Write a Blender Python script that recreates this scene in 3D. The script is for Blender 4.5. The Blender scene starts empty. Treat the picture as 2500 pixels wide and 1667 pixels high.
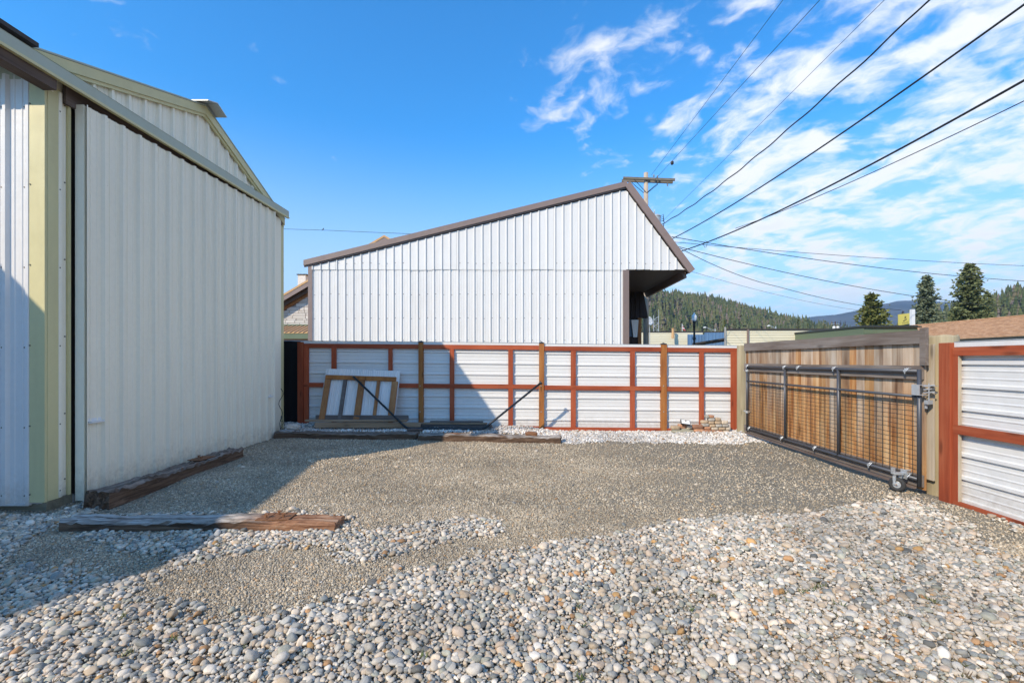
import bpy, math, random
import numpy as np
from mathutils import Vector, Matrix, Euler

R = math.radians
random.seed(7)
rng = np.random.default_rng(7)
sc = bpy.context.scene

# ------------------------------------------------------------------ camera, sky, sun
CAMZ, F, CX, CY = 1.45, 1111.1, 1278.0, 880.0
cd = bpy.data.cameras.new('camera'); cam = bpy.data.objects.new('camera', cd)
sc.collection.objects.link(cam); sc.camera = cam
cam.location = (0, 0, CAMZ); cam.rotation_euler = (R(90), 0, 0)
cd.sensor_width = 36; cd.lens = 16; cd.clip_start = .05; cd.clip_end = 30000
cd.shift_x = -.0112; cd.shift_y = .0186

SA, SB = .95, 1.04                       # shadow offset in x and y for a metre of height
sun_el = math.atan(1 / math.hypot(SA, SB))
ld = bpy.data.lights.new('sun', 'SUN'); ld.energy = 4.2; ld.angle = R(.53); ld.color = (1, .86, .67)
sun = bpy.data.objects.new('sun', ld); sc.collection.objects.link(sun)
sun.rotation_euler = Vector((SA, SB, -1)).to_track_quat('-Z', 'Y').to_euler()
sun.location = (-30, -30, 40)

world = bpy.data.worlds.new('World'); sc.world = world; world.use_nodes = True
wt = world.node_tree; wt.nodes.clear()


def nd(nt, t, ins=None, **kw):
    n = nt.nodes.new(t)
    for k, v in kw.items():
        setattr(n, k, v)
    for k, v in (ins or {}).items():
        s = n.inputs[k]
        if hasattr(v, 'links') or isinstance(v, bpy.types.NodeSocket):
            nt.links.new(v, s)
        else:
            s.default_value = v
    return n


def mth(nt, op, a, b=None, c=None, clamp=False):
    n = nt.nodes.new('ShaderNodeMath'); n.operation = op; n.use_clamp = clamp
    for i, v in enumerate((a, b, c)):
        if v is None: continue
        if isinstance(v, bpy.types.NodeSocket): nt.links.new(v, n.inputs[i])
        else: n.inputs[i].default_value = v
    return n.outputs[0]


def mixc(nt, f, a, b, mode='MIX'):
    n = nt.nodes.new('ShaderNodeMix'); n.data_type = 'RGBA'; n.blend_type = mode
    for k, v in ((0, f), (6, a), (7, b)):
        if isinstance(v, bpy.types.NodeSocket): nt.links.new(v, n.inputs[k])
        elif k == 0: n.inputs[0].default_value = v
        else: n.inputs[k].default_value = (*v, 1) if len(v) == 3 else v
    return n.outputs[2]


def ramp(nt, fac, stops, interp='LINEAR'):
    n = nt.nodes.new('ShaderNodeValToRGB'); n.color_ramp.interpolation = interp
    e = n.color_ramp.elements
    while len(e) < len(stops): e.new(.5)
    for i, (p, c) in enumerate(stops):
        e[i].position = p
        e[i].color = (c, c, c, 1) if not hasattr(c, '__len__') else (*c, 1)
    nt.links.new(fac, n.inputs[0])
    return n.outputs[0]


def smooth(nt, v, lo, hi):
    n = nt.nodes.new('ShaderNodeMapRange'); n.interpolation_type = 'SMOOTHSTEP'
    nt.links.new(v, n.inputs[0]); n.inputs[1].default_value = lo; n.inputs[2].default_value = hi
    return n.outputs[0]


def build_sky():
    nt = wt
    sky = nd(nt, 'ShaderNodeTexSky', sky_type='NISHITA', sun_disc=False)
    sky.sun_elevation = sun_el; sky.sun_rotation = math.atan2(-SA, -SB)
    sky.air_density = 1.0; sky.dust_density = .3; sky.ozone_density = 2.5; sky.altitude = 300
    hs = nd(nt, 'ShaderNodeHueSaturation', {'Saturation': 1.12, 'Value': 1.0, 'Color': sky.outputs[0]})
    clear = mixc(nt, 1.0, hs.outputs[0], (.27, 1.16, 1.55), 'MULTIPLY')
    tc = nd(nt, 'ShaderNodeTexCoord')
    sp = nd(nt, 'ShaderNodeSeparateXYZ', {0: tc.outputs['Generated']})
    x, y, z = sp.outputs
    zz = mth(nt, 'MAXIMUM', z, .0)
    den = mth(nt, 'ADD', zz, .22)
    u = mth(nt, 'DIVIDE', x, den); v = mth(nt, 'DIVIDE', y, den)
    # streets of small cloud running mostly away from the viewer
    cs = nd(nt, 'ShaderNodeCombineXYZ', {0: mth(nt, 'ADD', mth(nt, 'MULTIPLY', u, 2.9), mth(nt, 'MULTIPLY', v, .8)),
                                          1: mth(nt, 'SUBTRACT', mth(nt, 'MULTIPLY', v, 2.7), mth(nt, 'MULTIPLY', u, .2)), 2: SEED})
    warp = nd(nt, 'ShaderNodeTexNoise', {'Vector': cs.outputs[0], 'Scale': 1.6, 'Detail': 3.0})
    wv = nd(nt, 'ShaderNodeVectorMath', {0: warp.outputs[1], 1: (.5, .5, .5)}, operation='SUBTRACT')
    ws = nd(nt, 'ShaderNodeVectorMath', {0: wv.outputs[0], 3: .55}, operation='SCALE')
    wa = nd(nt, 'ShaderNodeVectorMath', {0: cs.outputs[0], 1: ws.outputs[0]}, operation='ADD')
    n1 = nd(nt, 'ShaderNodeTexNoise', {'Vector': wa.outputs[0], 'Scale': 1.7, 'Detail': 8.0, 'Roughness': .55})
    n2 = nd(nt, 'ShaderNodeTexNoise', {'Vector': wa.outputs[0], 'Scale': 5.2, 'Detail': 5.0, 'Roughness': .55})
    big = nd(nt, 'ShaderNodeTexNoise', {'Vector': cs.outputs[0], 'Scale': .5, 'Detail': 1.0})
    # the cloud bank lies to the east, the west is clear
    bank = smooth(nt, mth(nt, 'ADD', u, mth(nt, 'MULTIPLY', mth(nt, 'SUBTRACT', big.outputs[0], .5), 1.0)), -.30, .75)
    mixn = mth(nt, 'ADD', mth(nt, 'MULTIPLY', n1.outputs[0], .68), mth(nt, 'MULTIPLY', n2.outputs[0], .32))
    cov = mth(nt, 'ADD', mixn, mth(nt, 'MULTIPLY', mth(nt, 'SUBTRACT', bank, 1.0), .21))
    a = smooth(nt, cov, .41, .615)
    a = mth(nt, 'MULTIPLY', a, mth(nt, 'MULTIPLY', smooth(nt, z, .02, .16), .95))
    thick = smooth(nt, mixn, .48, .72)
    ccol = mixc(nt, thick, (6.1, 6.15, 6.2), (5.45, 5.5, 5.55))
    # pale air low down
    hz = mth(nt, 'MULTIPLY', smooth(nt, z, .46, .02), .8)
    base = mixc(nt, hz, clear, (4.2, 4.6, 4.9))
    fin = mixc(nt, a, base, ccol)
    bg = nd(nt, 'ShaderNodeBackground', {'Color': fin, 'Strength': .15})
    out = nd(nt, 'ShaderNodeOutputWorld', {0: bg.outputs[0]})


SEED = 16.1
build_sky()
vs = sc.view_settings
vs.view_transform = 'Standard'; vs.look = 'None'; vs.exposure = .42; vs.gamma = 1; vs.use_curve_mapping = False
sc.cycles.max_bounces = 6; sc.cycles.volume_bounces = 0
sc.cycles.volume_step_rate = 10

# ------------------------------------------------------------------ helpers
col = sc.collection


def at(px, py, Y):
    """point of the place seen at a photograph position, at depth Y"""
    return Vector(((px - CX) * Y / F, Y, CAMZ - (py - CY) * Y / F))


def gp(px, py, z=0):
    Y = (CAMZ - z) * F / (py - CY)
    return ((px - CX) * Y / F, Y)


ORG = {}


def tag(o, label=None, cat=None, group=None, kind=None):
    if label: o['label'] = label
    if cat: o['category'] = cat
    if group: o['group'] = group
    if kind: o['kind'] = kind
    return o


def thing(name, loc, label, cat, group=None):
    o = bpy.data.objects.new(name, None); col.objects.link(o)
    o.location = loc; o.empty_display_size = .2
    ORG[o.name] = Vector(loc)
    return tag(o, label, cat, group)


class MB:
    def __init__(s):
        s.v = []; s.f = []

    def add(s, vs_, fs):
        b = len(s.v); s.v += [tuple(v) for v in vs_]; s.f += [tuple(b + i for i in f) for f in fs]; return s

    def box(s, lo, hi, rot=None, piv=None):
        x0, y0, z0 = lo; x1, y1, z1 = hi
        vs_ = [Vector(p) for p in ((x0, y0, z0), (x1, y0, z0), (x1, y1, z0), (x0, y1, z0), (x0, y0, z1), (x1, y0, z1), (x1, y1, z1), (x0, y1, z1))]
        if rot is not None:
            c = Vector(piv) if piv is not None else (Vector(lo) + Vector(hi)) / 2
            vs_ = [c + rot @ (v - c) for v in vs_]
        return s.add(vs_, [(0, 3, 2, 1), (4, 5, 6, 7), (0, 1, 5, 4), (1, 2, 6, 5), (2, 3, 7, 6), (3, 0, 4, 7)])

    def prism(s, poly, d, off):
        """poly: 3d points, extruded by vector d"""
        n = len(poly); d = Vector(d); p = [Vector(q) for q in poly]
        vs_ = p + [q + d for q in p]
        fs = [tuple(range(n - 1, -1, -1)), tuple(range(n, 2 * n))] + [(i, (i + 1) % n, n + (i + 1) % n, n + i) for i in range(n)]
        return s.add(vs_, fs)

    def tube(s, pts, r, n=8, cap=True):
        pts = [Vector(p) for p in pts]; m = len(pts)
        rs = r if hasattr(r, '__len__') else [r] * m
        rings = []; up = None
        for i, p in enumerate(pts):
            t = (pts[min(i + 1, m - 1)] - pts[max(i - 1, 0)]).normalized()
            if up is None:
                up = t.orthogonal().normalized()
            else:
                up = (up - t * up.dot(t)).normalized()
            w = t.cross(up)
            rings.append([p + (up * math.cos(2 * math.pi * k / n) + w * math.sin(2 * math.pi * k / n)) * rs[i] for k in range(n)])
        vs_ = [q for rg in rings for q in rg]; fs = []
        for i in range(m - 1):
            for k in range(n):
                a = i * n + k; b = i * n + (k + 1) % n
                fs.append((a, b, b + n, a + n))
        if cap:
            fs.append(tuple(range(n - 1, -1, -1))); fs.append(tuple((m - 1) * n + k for k in range(n)))
        return s.add(vs_, fs)

    def lathe(s, prof, c, n=16):
        c = Vector(c); m = len(prof)
        vs_ = [c + Vector((r * math.cos(2 * math.pi * k / n), r * math.sin(2 * math.pi * k / n), z)) for r, z in prof for k in range(n)]
        fs = [(i * n + k, i * n + (k + 1) % n, (i + 1) * n + (k + 1) % n, (i + 1) * n + k) for i in range(m - 1) for k in range(n)]
        fs += [tuple(range(n - 1, -1, -1)), tuple((m - 1) * n + k for k in range(n))]
        return s.add(vs_, fs)

    def mesh(s, name, org=(0, 0, 0), smooth=False):
        me = bpy.data.meshes.new(name)
        o = Vector(org)
        me.from_pydata([tuple(Vector(v) - o) for v in s.v], [], s.f); me.update()
        if smooth:
            for p in me.polygons: p.use_smooth = True
        return me

    def build(s, name, m, parent=None, org=None, smooth=False, bevel=0):
        if parent is not None: o_ = ORG[parent.name]
        else: o_ = Vector(org) if org is not None else Vector((0, 0, 0))
        me = s.mesh(name, o_, smooth); me.materials.append(m)
        ob = bpy.data.objects.new(name, me); col.objects.link(ob)
        if parent is not None: ob.parent = parent
        else: ob.location = o_
        ORG[ob.name] = o_
        if bevel:
            b = ob.modifiers.new('bevel', 'BEVEL'); b.width = bevel; b.segments = 2; b.limit_method = 'ANGLE'
        return ob


def bx(name, lo, hi, m, parent=None, rot=None, piv=None, bevel=0, org=None):
    return MB().box(lo, hi, rot, piv).build(name, m, parent, org=org, bevel=bevel)


def inst(name, me, loc, parent=None, rot=(0, 0, 0), scale=(1, 1, 1)):
    ob = bpy.data.objects.new(name, me); col.objects.link(ob)
    if parent is not None:
        ob.parent = parent; ob.location = Vector(loc) - ORG[parent.name]
    else:
        ob.location = loc
    ob.rotation_euler = rot; ob.scale = scale
    ORG[ob.name] = ORG[parent.name] if parent is not None else Vector(loc)
    return ob


def sm(t):
    t = np.clip(t, 0, 1); return t * t * (3 - 2 * t)


# ------------------------------------------------------------------ materials
def new_mat(name):
    m = bpy.data.materials.new(name); m.use_nodes = True
    nt = m.node_tree; b = nt.nodes['Principled BSDF']
    return m, nt, b


def obj_co(nt, scale=(1, 1, 1), rand=True):
    tc = nd(nt, 'ShaderNodeTexCoord')
    mp = nd(nt, 'ShaderNodeMapping', {0: tc.outputs['Object'], 3: scale})
    if not rand: return mp.outputs[0]
    oi = nd(nt, 'ShaderNodeObjectInfo')
    rv = mth(nt, 'MULTIPLY', oi.outputs['Random'], 57.0)
    ad = nd(nt, 'ShaderNodeVectorMath', {0: mp.outputs[0], 1: rv}, operation='ADD')
    return ad.outputs[0]


def bump(nt, b, h, strength=.3, dist=.01):
    bp = nd(nt, 'ShaderNodeBump', {'Height': h, 'Strength': strength, 'Distance': dist})
    nt.links.new(bp.outputs[0], b.inputs['Normal'])


def painted(name, c, rough=.45, dirt=.12, dirtc=None, streak=(6, 6, .6), metallic=0, spec=.5, tint=.04, splash=0):
    m, nt, b = new_mat(name)
    n = nd(nt, 'ShaderNodeTexNoise', {'Vector': obj_co(nt, streak), 'Scale': 1.0, 'Detail': 6.0, 'Roughness': .6})
    n2 = nd(nt, 'ShaderNodeTexNoise', {'Vector': obj_co(nt), 'Scale': 22.0, 'Detail': 4.0})
    dc = dirtc or tuple(v * .45 for v in c)
    f = ramp(nt, n.outputs[0], [(.45, 0), (.8, 1)])
    f = mth(nt, 'MULTIPLY', f, dirt)
    c1 = mixc(nt, f, c, dc)
    oi = nd(nt, 'ShaderNodeObjectInfo')
    t = mth(nt, 'ADD', mth(nt, 'MULTIPLY', oi.outputs['Random'], tint), 1 - tint)
    t = mth(nt, 'MULTIPLY', t, mth(nt, 'ADD', mth(nt, 'MULTIPLY', n2.outputs[0], .1), .95))
    if splash:
        zc = nd(nt, 'ShaderNodeSeparateXYZ', {0: nd(nt, 'ShaderNodeNewGeometry').outputs['Position']}).outputs[2]
        n3 = nd(nt, 'ShaderNodeTexNoise', {'Vector': obj_co(nt), 'Scale': 14.0, 'Detail': 7.0, 'Roughness': .75})
        sp_ = smooth(nt, mth(nt, 'SUBTRACT', mth(nt, 'MULTIPLY', n3.outputs[0], .85), zc), .05, .6)
        c1 = mixc(nt, mth(nt, 'MULTIPLY', sp_, splash), c1, (.30, .25, .18))
    vm = nd(nt, 'ShaderNodeVectorMath', {0: c1, 3: t}, operation='SCALE')
    lo_ = nd(nt, 'ShaderNodeTexNoise', {'Vector': obj_co(nt), 'Scale': 2.6, 'Detail': 2.0})
    bump(nt, b, lo_.outputs[0], .35, .03)
    nt.links.new(vm.outputs[0], b.inputs['Base Color'])
    nt.links.new(mth(nt, 'ADD', mth(nt, 'MULTIPLY', n2.outputs[0], .18), rough - .09), b.inputs['Roughness'])
    b.inputs['Metallic'].default_value = metallic
    b.inputs['Specular IOR Level'].default_value = spec
    return m


def wood(name, cs, axis='Z', sc_=1.0, rough=.85, tint=.25, grain=.35, bmp=.25, knots=True):
    """weathered wood: grain runs along axis"""
    m, nt, b = new_mat(name)
    k = {'X': (1.1, 22, 22), 'Y': (22, 1.1, 22), 'Z': (22, 22, 1.1)}[axis]
    k = tuple(v * sc_ for v in k)
    co = obj_co(nt, k)
    n = nd(nt, 'ShaderNodeTexNoise', {'Vector': co, 'Scale': 1.0, 'Detail': 7.0, 'Roughness': .62, 'Distortion': .4})
    k2 = {'X': (1.6, 5, 5), 'Y': (5, 1.6, 5), 'Z': (5, 5, 1.6)}[axis]
    nb = nd(nt, 'ShaderNodeTexNoise', {'Vector': obj_co(nt, k2), 'Scale': .8, 'Detail': 3.0})
    st = [(i / (len(cs) - 1) * .42 + .29, c) for i, c in enumerate(cs)]
    c = ramp(nt, mth(nt, 'ADD', mth(nt, 'MULTIPLY', n.outputs[0], .5), mth(nt, 'MULTIPLY', nb.outputs[0], .5)), st)
    fine = nd(nt, 'ShaderNodeTexNoise', {'Vector': co, 'Scale': 3.5, 'Detail': 4.0})
    g = mth(nt, 'ADD', mth(nt, 'MULTIPLY', fine.outputs[0], grain * 2), 1 - grain)
    oi = nd(nt, 'ShaderNodeObjectInfo')
    g = mth(nt, 'MULTIPLY', g, mth(nt, 'ADD', mth(nt, 'MULTIPLY', oi.outputs['Random'], tint), 1 - tint / 2))
    if knots:
        kk = {'X': (2.2, 9, 9), 'Y': (9, 2.2, 9), 'Z': (9, 9, 2.2)}[axis]
        vo = nd(nt, 'ShaderNodeTexVoronoi', {'Vector': obj_co(nt, kk), 'Scale': .7})
        kd = smooth(nt, vo.outputs['Distance'], .05, .19)
        g = mth(nt, 'MULTIPLY', g, mth(nt, 'ADD', mth(nt, 'MULTIPLY', kd, .5), .5))
    vm = nd(nt, 'ShaderNodeVectorMath', {0: c, 3: g}, operation='SCALE')
    nt.links.new(vm.outputs[0], b.inputs['Base Color'])
    b.inputs['Roughness'].default_value = rough; b.inputs['Specular IOR Level'].default_value = .25
    bump(nt, b, n.outputs[0], bmp, .006)
    return m


def plain(name, c, rough=.6, metallic=0, nscale=30, amt=.25, bmp=0, spec=.5, rnd=0):
    m, nt, b = new_mat(name)
    n = nd(nt, 'ShaderNodeTexNoise', {'Vector': obj_co(nt), 'Scale': nscale, 'Detail': 5.0})
    f = mth(nt, 'ADD', mth(nt, 'MULTIPLY', n.outputs[0], amt * 2), 1 - amt)
    if rnd:
        oi = nd(nt, 'ShaderNodeObjectInfo')
        f = mth(nt, 'MULTIPLY', f, mth(nt, 'ADD', mth(nt, 'MULTIPLY', oi.outputs['Random'], rnd), 1 - rnd / 2))
    vm = nd(nt, 'ShaderNodeVectorMath', {0: (*c,), 3: f}, operation='SCALE')
    nt.links.new(vm.outputs[0], b.inputs['Base Color'])
    b.inputs['Roughness'].default_value = rough; b.inputs['Metallic'].default_value = metallic
    b.inputs['Specular IOR Level'].default_value = spec
    if bmp: bump(nt, b, n.outputs[0], bmp, .01)
    return m


M = {}
M['white'] = painted('white_steel', (.73, .72, .70), .42, .16, (.47, .44, .38), tint=.05, splash=.5)
M['white_bounce'] = painted('white_steel_bounce', (.87, .815, .66), .45, .16, (.52, .47, .37), tint=.03, splash=.55)  # shaded gable side: warm ground bounce and lifted shade put into the base colour
M['fence_white'] = painted('fence_white_steel', (.715, .705, .68), .38, .18, (.42, .41, .38), (.6, 6, 8), tint=.05, splash=.45)
M['cream_trim'] = painted('pale_yellow_trim', (.62, .56, .30), .5, .3, (.42, .36, .2), tint=.05)
M['green_trim'] = painted('grey_green_trim', (.40, .44, .36), .5, .25, (.4, .37, .22))
M['brown_trim'] = painted('brown_trim', (.26, .19, .165), .45, .15, (.1, .08, .08), (2, 2, 2), tint=.25)
M['red'] = wood('red_stain', [(.23, .045, .02), (.35, .075, .03), (.44, .125, .055)], 'Z', 1, .75, .25, .22, .15, True)
M['red_h'] = wood('red_stain_rail', [(.23, .045, .02), (.35, .075, .03), (.44, .125, .055)], 'X', 1, .75, .25, .22, .15, True)
M['red_y'] = wood('red_stain_side', [(.23, .045, .02), (.35, .075, .03), (.44, .125, .055)], 'Y', 1, .75, .25, .22, .15, True)
M['orange_post'] = wood('orange_cedar', [(.21, .07, .02), (.34, .13, .035), (.44, .2, .06)], 'Z', 1, .75, .15, .2, .15)
M['bare'] = wood('bare_wood', [(.30, .24, .17), (.42, .35, .26), (.5, .44, .35)], 'Z', 1, .85, .15, .2, .2)
M['treated'] = wood('treated_post', [(.24, .195, .12), (.36, .30, .19), (.46, .39, .27)], 'Z', .6, .85, .1, .2, .25)
M['cap_wood'] = wood('grey_weathered', [(.10, .07, .055), (.20, .165, .14), (.28, .25, .23)], 'Y', .8, .9, .15, .3, .35)
M['beam'] = wood('weathered_beam', [(.07, .05, .042), (.14, .105, .09), (.22, .17, .15)], 'Y', .8, .9, .2, .3, .3)
M['plank'] = wood('old_plank', [(.13, .08, .05), (.27, .18, .11), (.38, .28, .2)], 'X', .7, .85, .5, .3, .25)
M['plank_grey'] = wood('grey_plank', [(.07, .06, .055), (.14, .12, .11), (.2, .18, .165)], 'X', .7, .9, .4, .3, .25)
M['stile_brown'] = wood('cedar_stile', [(.2, .085, .035), (.33, .15, .06), (.4, .22, .1)], 'Z', .8, .8, .3, .25, .2)
M['black_pipe'] = plain('black_pipe', (.035, .038, .042), .4, .6, 20, .2)
M['grey_pipe'] = plain('grey_powder_coat', (.075, .078, .088), .42, .3, 25, .12)
M['galv'] = plain('galvanised', (.5, .52, .53), .4, .45, 40, .2)
M['wire'] = plain('dark_wire', (.055, .05, .048), .5, .5, 40, .2)
M['cable'] = plain('black_cable', (.012, .013, .016), .6, 0, 20, .1)
M['rubber'] = plain('rubber', (.035, .034, .033), .8, 0, 60, .3)
M['screw'] = plain('screw_head', (.17, .15, .12), .6, .4, 60, .3)
M['dark_void'] = plain('dark_void_shade', (.05, .042, .038), .9, 0, 10, .4)  # near-black base colour stands in for the shade inside the door gap
M['screen'] = plain('black_screen_cloth', (.010, .010, .011), .95, 0, 260, .5)
M['rust'] = plain('rust', (.22, .10, .045), .85, .1, 45, .5, .4)
M['fdn'] = wood('foundation_board', [(.10, .09, .06), (.19, .17, .12), (.26, .24, .18)], 'X', .7, .9, .2, .3, .3)
M['roof_dark'] = plain('dark_roofing', (.05, .042, .04), .8, 0, 12, .5, .2)
M['soffit'] = plain('brown_soffit', (.10, .075, .06), .6, 0, 20, .3)
M['dark_siding'] = wood('dark_brown_siding', [(.022, .018, .018), (.042, .034, .034), (.06, .05, .05)], 'Z', .5, .8, .1, .3, .2, False)
M['stone'] = plain('white_stone', (.60, .55, .50), .85, 0, 14, .3, .5, rnd=.3)
M['mortar'] = plain('mortar', (.38, .35, .32), .95, 0, 30, .2, .3)
M['orange_fascia'] = plain('orange_fascia', (.55, .33, .15), .7, 0, 8, .2)
M['cream_siding'] = painted('cream_siding', (.72, .66, .48), .55, .15, (.5, .45, .33), (.4, .4, 3), tint=.06)
M['blue_metal'] = painted('blue_steel', (.11, .21, .36), .45, .2, (.09, .13, .2), tint=.1)
M['green_metal'] = painted('green_steel', (.13, .17, .10), .5, .2, (.1, .11, .08), tint=.1)
M['dark_green'] = plain('dark_green_trim', (.035, .04, .033), .6)
M['yellow'] = painted('yellow_sign', (.75, .62, .14), .5, .2, (.6, .5, .12), (4, 4, 4))
M['black'] = plain('black_paint', (.012, .012, .012), .5)
M['iron'] = plain('dark_green_iron', (.015, .02, .022), .4, .3)
M['sign_white'] = plain('white_paint', (.72, .72, .7), .5, 0, 10, .08)
M['blue_paint'] = plain('blue_paint', (.08, .13, .2), .5)
M['concrete'] = plain('concrete', (.36, .35, .33), .9, 0, 18, .35, .3)
M['pole'] = wood('pole_wood', [(.25, .2, .15), (.4, .33, .26), (.5, .43, .35)], 'Z', .4, .9, .1, .3, .3)
M['arm'] = wood('arm_wood', [(.10, .09, .07), (.17, .15, .12), (.24, .22, .19)], 'X', .4, .9, .1, .3, .3)
M['ceramic'] = plain('grey_can', (.42, .45, .46), .4, .2, 6, .12)
M['stone_white'] = plain('pale_block', (.55, .5, .43), .9, 0, 25, .35, .6)


def mat_globe():
    m, nt, b = new_mat('lamp_globe')
    b.inputs['Base Color'].default_value = (.8, .82, .84, 1); b.inputs['Roughness'].default_value = .25
    b.inputs['Transmission Weight'].default_value = .35
    return m


M['globe'] = mat_globe()


def mat_tie(name, axis):
    """old railway sleeper: dark creosote sides, bleached splintered top"""
    m, nt, b = new_mat(name)
    k = {'X': (1.2, 26, 26), 'Y': (26, 1.2, 26)}[axis]
    n = nd(nt, 'ShaderNodeTexNoise', {'Vector': obj_co(nt, k), 'Scale': 1.0, 'Detail': 8.0, 'Roughness': .68, 'Distortion': .5})
    big = nd(nt, 'ShaderNodeTexNoise', {'Vector': obj_co(nt, (1, 1, 1)), 'Scale': 2.2, 'Detail': 4.0})
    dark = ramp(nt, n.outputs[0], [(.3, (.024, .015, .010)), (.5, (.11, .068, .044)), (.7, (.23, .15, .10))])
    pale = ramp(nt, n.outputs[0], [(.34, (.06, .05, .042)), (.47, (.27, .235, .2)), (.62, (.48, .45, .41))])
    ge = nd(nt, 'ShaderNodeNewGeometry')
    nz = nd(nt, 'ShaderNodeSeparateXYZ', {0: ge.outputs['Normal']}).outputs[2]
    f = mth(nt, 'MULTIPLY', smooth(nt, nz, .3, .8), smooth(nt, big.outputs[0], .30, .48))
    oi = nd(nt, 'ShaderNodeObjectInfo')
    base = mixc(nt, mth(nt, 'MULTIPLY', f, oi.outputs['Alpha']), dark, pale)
    if axis == 'X':
        # newer, reddish split wood at one end of the front sleeper (object colour green = 0)
        ox = nd(nt, 'ShaderNodeSeparateXYZ', {0: nd(nt, 'ShaderNodeTexCoord').outputs['Object']}).outputs[0]
        gsel = nd(nt, 'ShaderNodeSeparateColor', {0: oi.outputs['Color']}).outputs[1]
        red = ramp(nt, n.outputs[0], [(.34, (.10, .04, .02)), (.5, (.31, .16, .09)), (.66, (.44, .30, .2))])
        ef = smooth(nt, mth(nt, 'ADD', ox, mth(nt, 'MULTIPLY', mth(nt, 'SUBTRACT', n.outputs[0], .5), .9)), .25, .7)
        base = mixc(nt, mth(nt, 'MULTIPLY', ef, mth(nt, 'SUBTRACT', 1.0, gsel)), base, red)
    nt.links.new(base, b.inputs['Base Color'])
    b.inputs['Roughness'].default_value = .9; b.inputs['Specular IOR Level'].default_value = .2
    bump(nt, b, n.outputs[0], .6, .012)
    return m


M['tie_x'] = mat_tie('sleeper_x', 'X'); M['tie_y'] = mat_tie('sleeper_y', 'Y')


def mat_board():
    """cedar gate boards: each board its own tone, greyer towards the weathered top ends"""
    m, nt, b = new_mat('gate_board_wood')
    co = obj_co(nt, (20, 20, 1.0))
    n = nd(nt, 'ShaderNodeTexNoise', {'Vector': co, 'Scale': 1.0, 'Detail': 7.0, 'Roughness': .62, 'Distortion': .5})
    nb = nd(nt, 'ShaderNodeTexNoise', {'Vector': obj_co(nt, (6, 6, 1.3)), 'Scale': 1.0, 'Detail': 3.0})
    mixn = mth(nt, 'ADD', mth(nt, 'MULTIPLY', n.outputs[0], .45), mth(nt, 'MULTIPLY', nb.outputs[0], .55))
    warm = ramp(nt, mixn, [(.32, (.14, .045, .014)), (.43, (.35, .15, .05)), (.54, (.50, .27, .11)), (.68, (.60, .40, .21))])
    grey = ramp(nt, mixn, [(.32, (.15, .085, .05)), (.44, (.34, .245, .17)), (.57, (.48, .385, .29)), (.7, (.56, .49, .41))])
    tc = nd(nt, 'ShaderNodeTexCoord')
    z = nd(nt, 'ShaderNodeSeparateXYZ', {0: tc.outputs['Object']}).outputs[2]
    oi = nd(nt, 'ShaderNodeObjectInfo')
    r = oi.outputs['Random']
    f = smooth(nt, mth(nt, 'ADD', z, mth(nt, 'MULTIPLY', mth(nt, 'SUBTRACT', r, .5), 1.5)), .6, 1.7)
    c = mixc(nt, f, warm, grey)
    r2 = mth(nt, 'FRACT', mth(nt, 'MULTIPLY', r, 13.7))
    g = mth(nt, 'ADD', mth(nt, 'MULTIPLY', r2, .55), .66)
    vo = nd(nt, 'ShaderNodeTexVoronoi', {'Vector': obj_co(nt, (8, 8, 2.4)), 'Scale': .62})
    kd = smooth(nt, vo.outputs['Distance'], .06, .22)
    g = mth(nt, 'MULTIPLY', g, mth(nt, 'ADD', mth(nt, 'MULTIPLY', kd, .55), .45))
    vm = nd(nt, 'ShaderNodeVectorMath', {0: c, 3: g}, operation='SCALE')
    nt.links.new(vm.outputs[0], b.inputs['Base Color'])
    b.inputs['Roughness'].default_value = .85; b.inputs['Specular IOR Level'].default_value = .25
    bump(nt, b, n.outputs[0], .3, .006)
    return m


M['board'] = mat_board()


def mat_shingle():
    m, nt, b = new_mat('brown_shingles')
    tc = nd(nt, 'ShaderNodeTexCoord')
    n = nd(nt, 'ShaderNodeTexNoise', {'Vector': obj_co(nt, (3, 1.2, 3), False), 'Scale': 3.0, 'Detail': 6.0, 'Roughness': .7})
    c = ramp(nt, n.outputs[0], [(.3, (.25, .12, .055)), (.5, (.46, .26, .135)), (.7, (.62, .40, .24))])
    nt.links.new(c, b.inputs['Base Color']); b.inputs['Roughness'].default_value = .95
    bump(nt, b, n.outputs[0], .4, .03)
    return m


M['shingle'] = mat_shingle()

PEB = [(.0, (0.587, 0.503, 0.392)), (.16, (0.675, 0.583, 0.466)), (.27, (0.525, 0.479, 0.405)), (.40, (0.380, 0.361, 0.315)), (.52, (0.628, 0.507, 0.376)),
       (.60, (0.483, 0.375, 0.258)), (.66, (0.276, 0.277, 0.250)), (.74, (0.711, 0.630, 0.519)), (.83, (0.555, 0.427, 0.310)), (.89, (0.442, 0.249, 0.119)),
       (.905, (0.412, 0.394, 0.310)), (.965, (0.179, 0.173, 0.156)), (.985, (0.515, 0.301, 0.122))]


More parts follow.
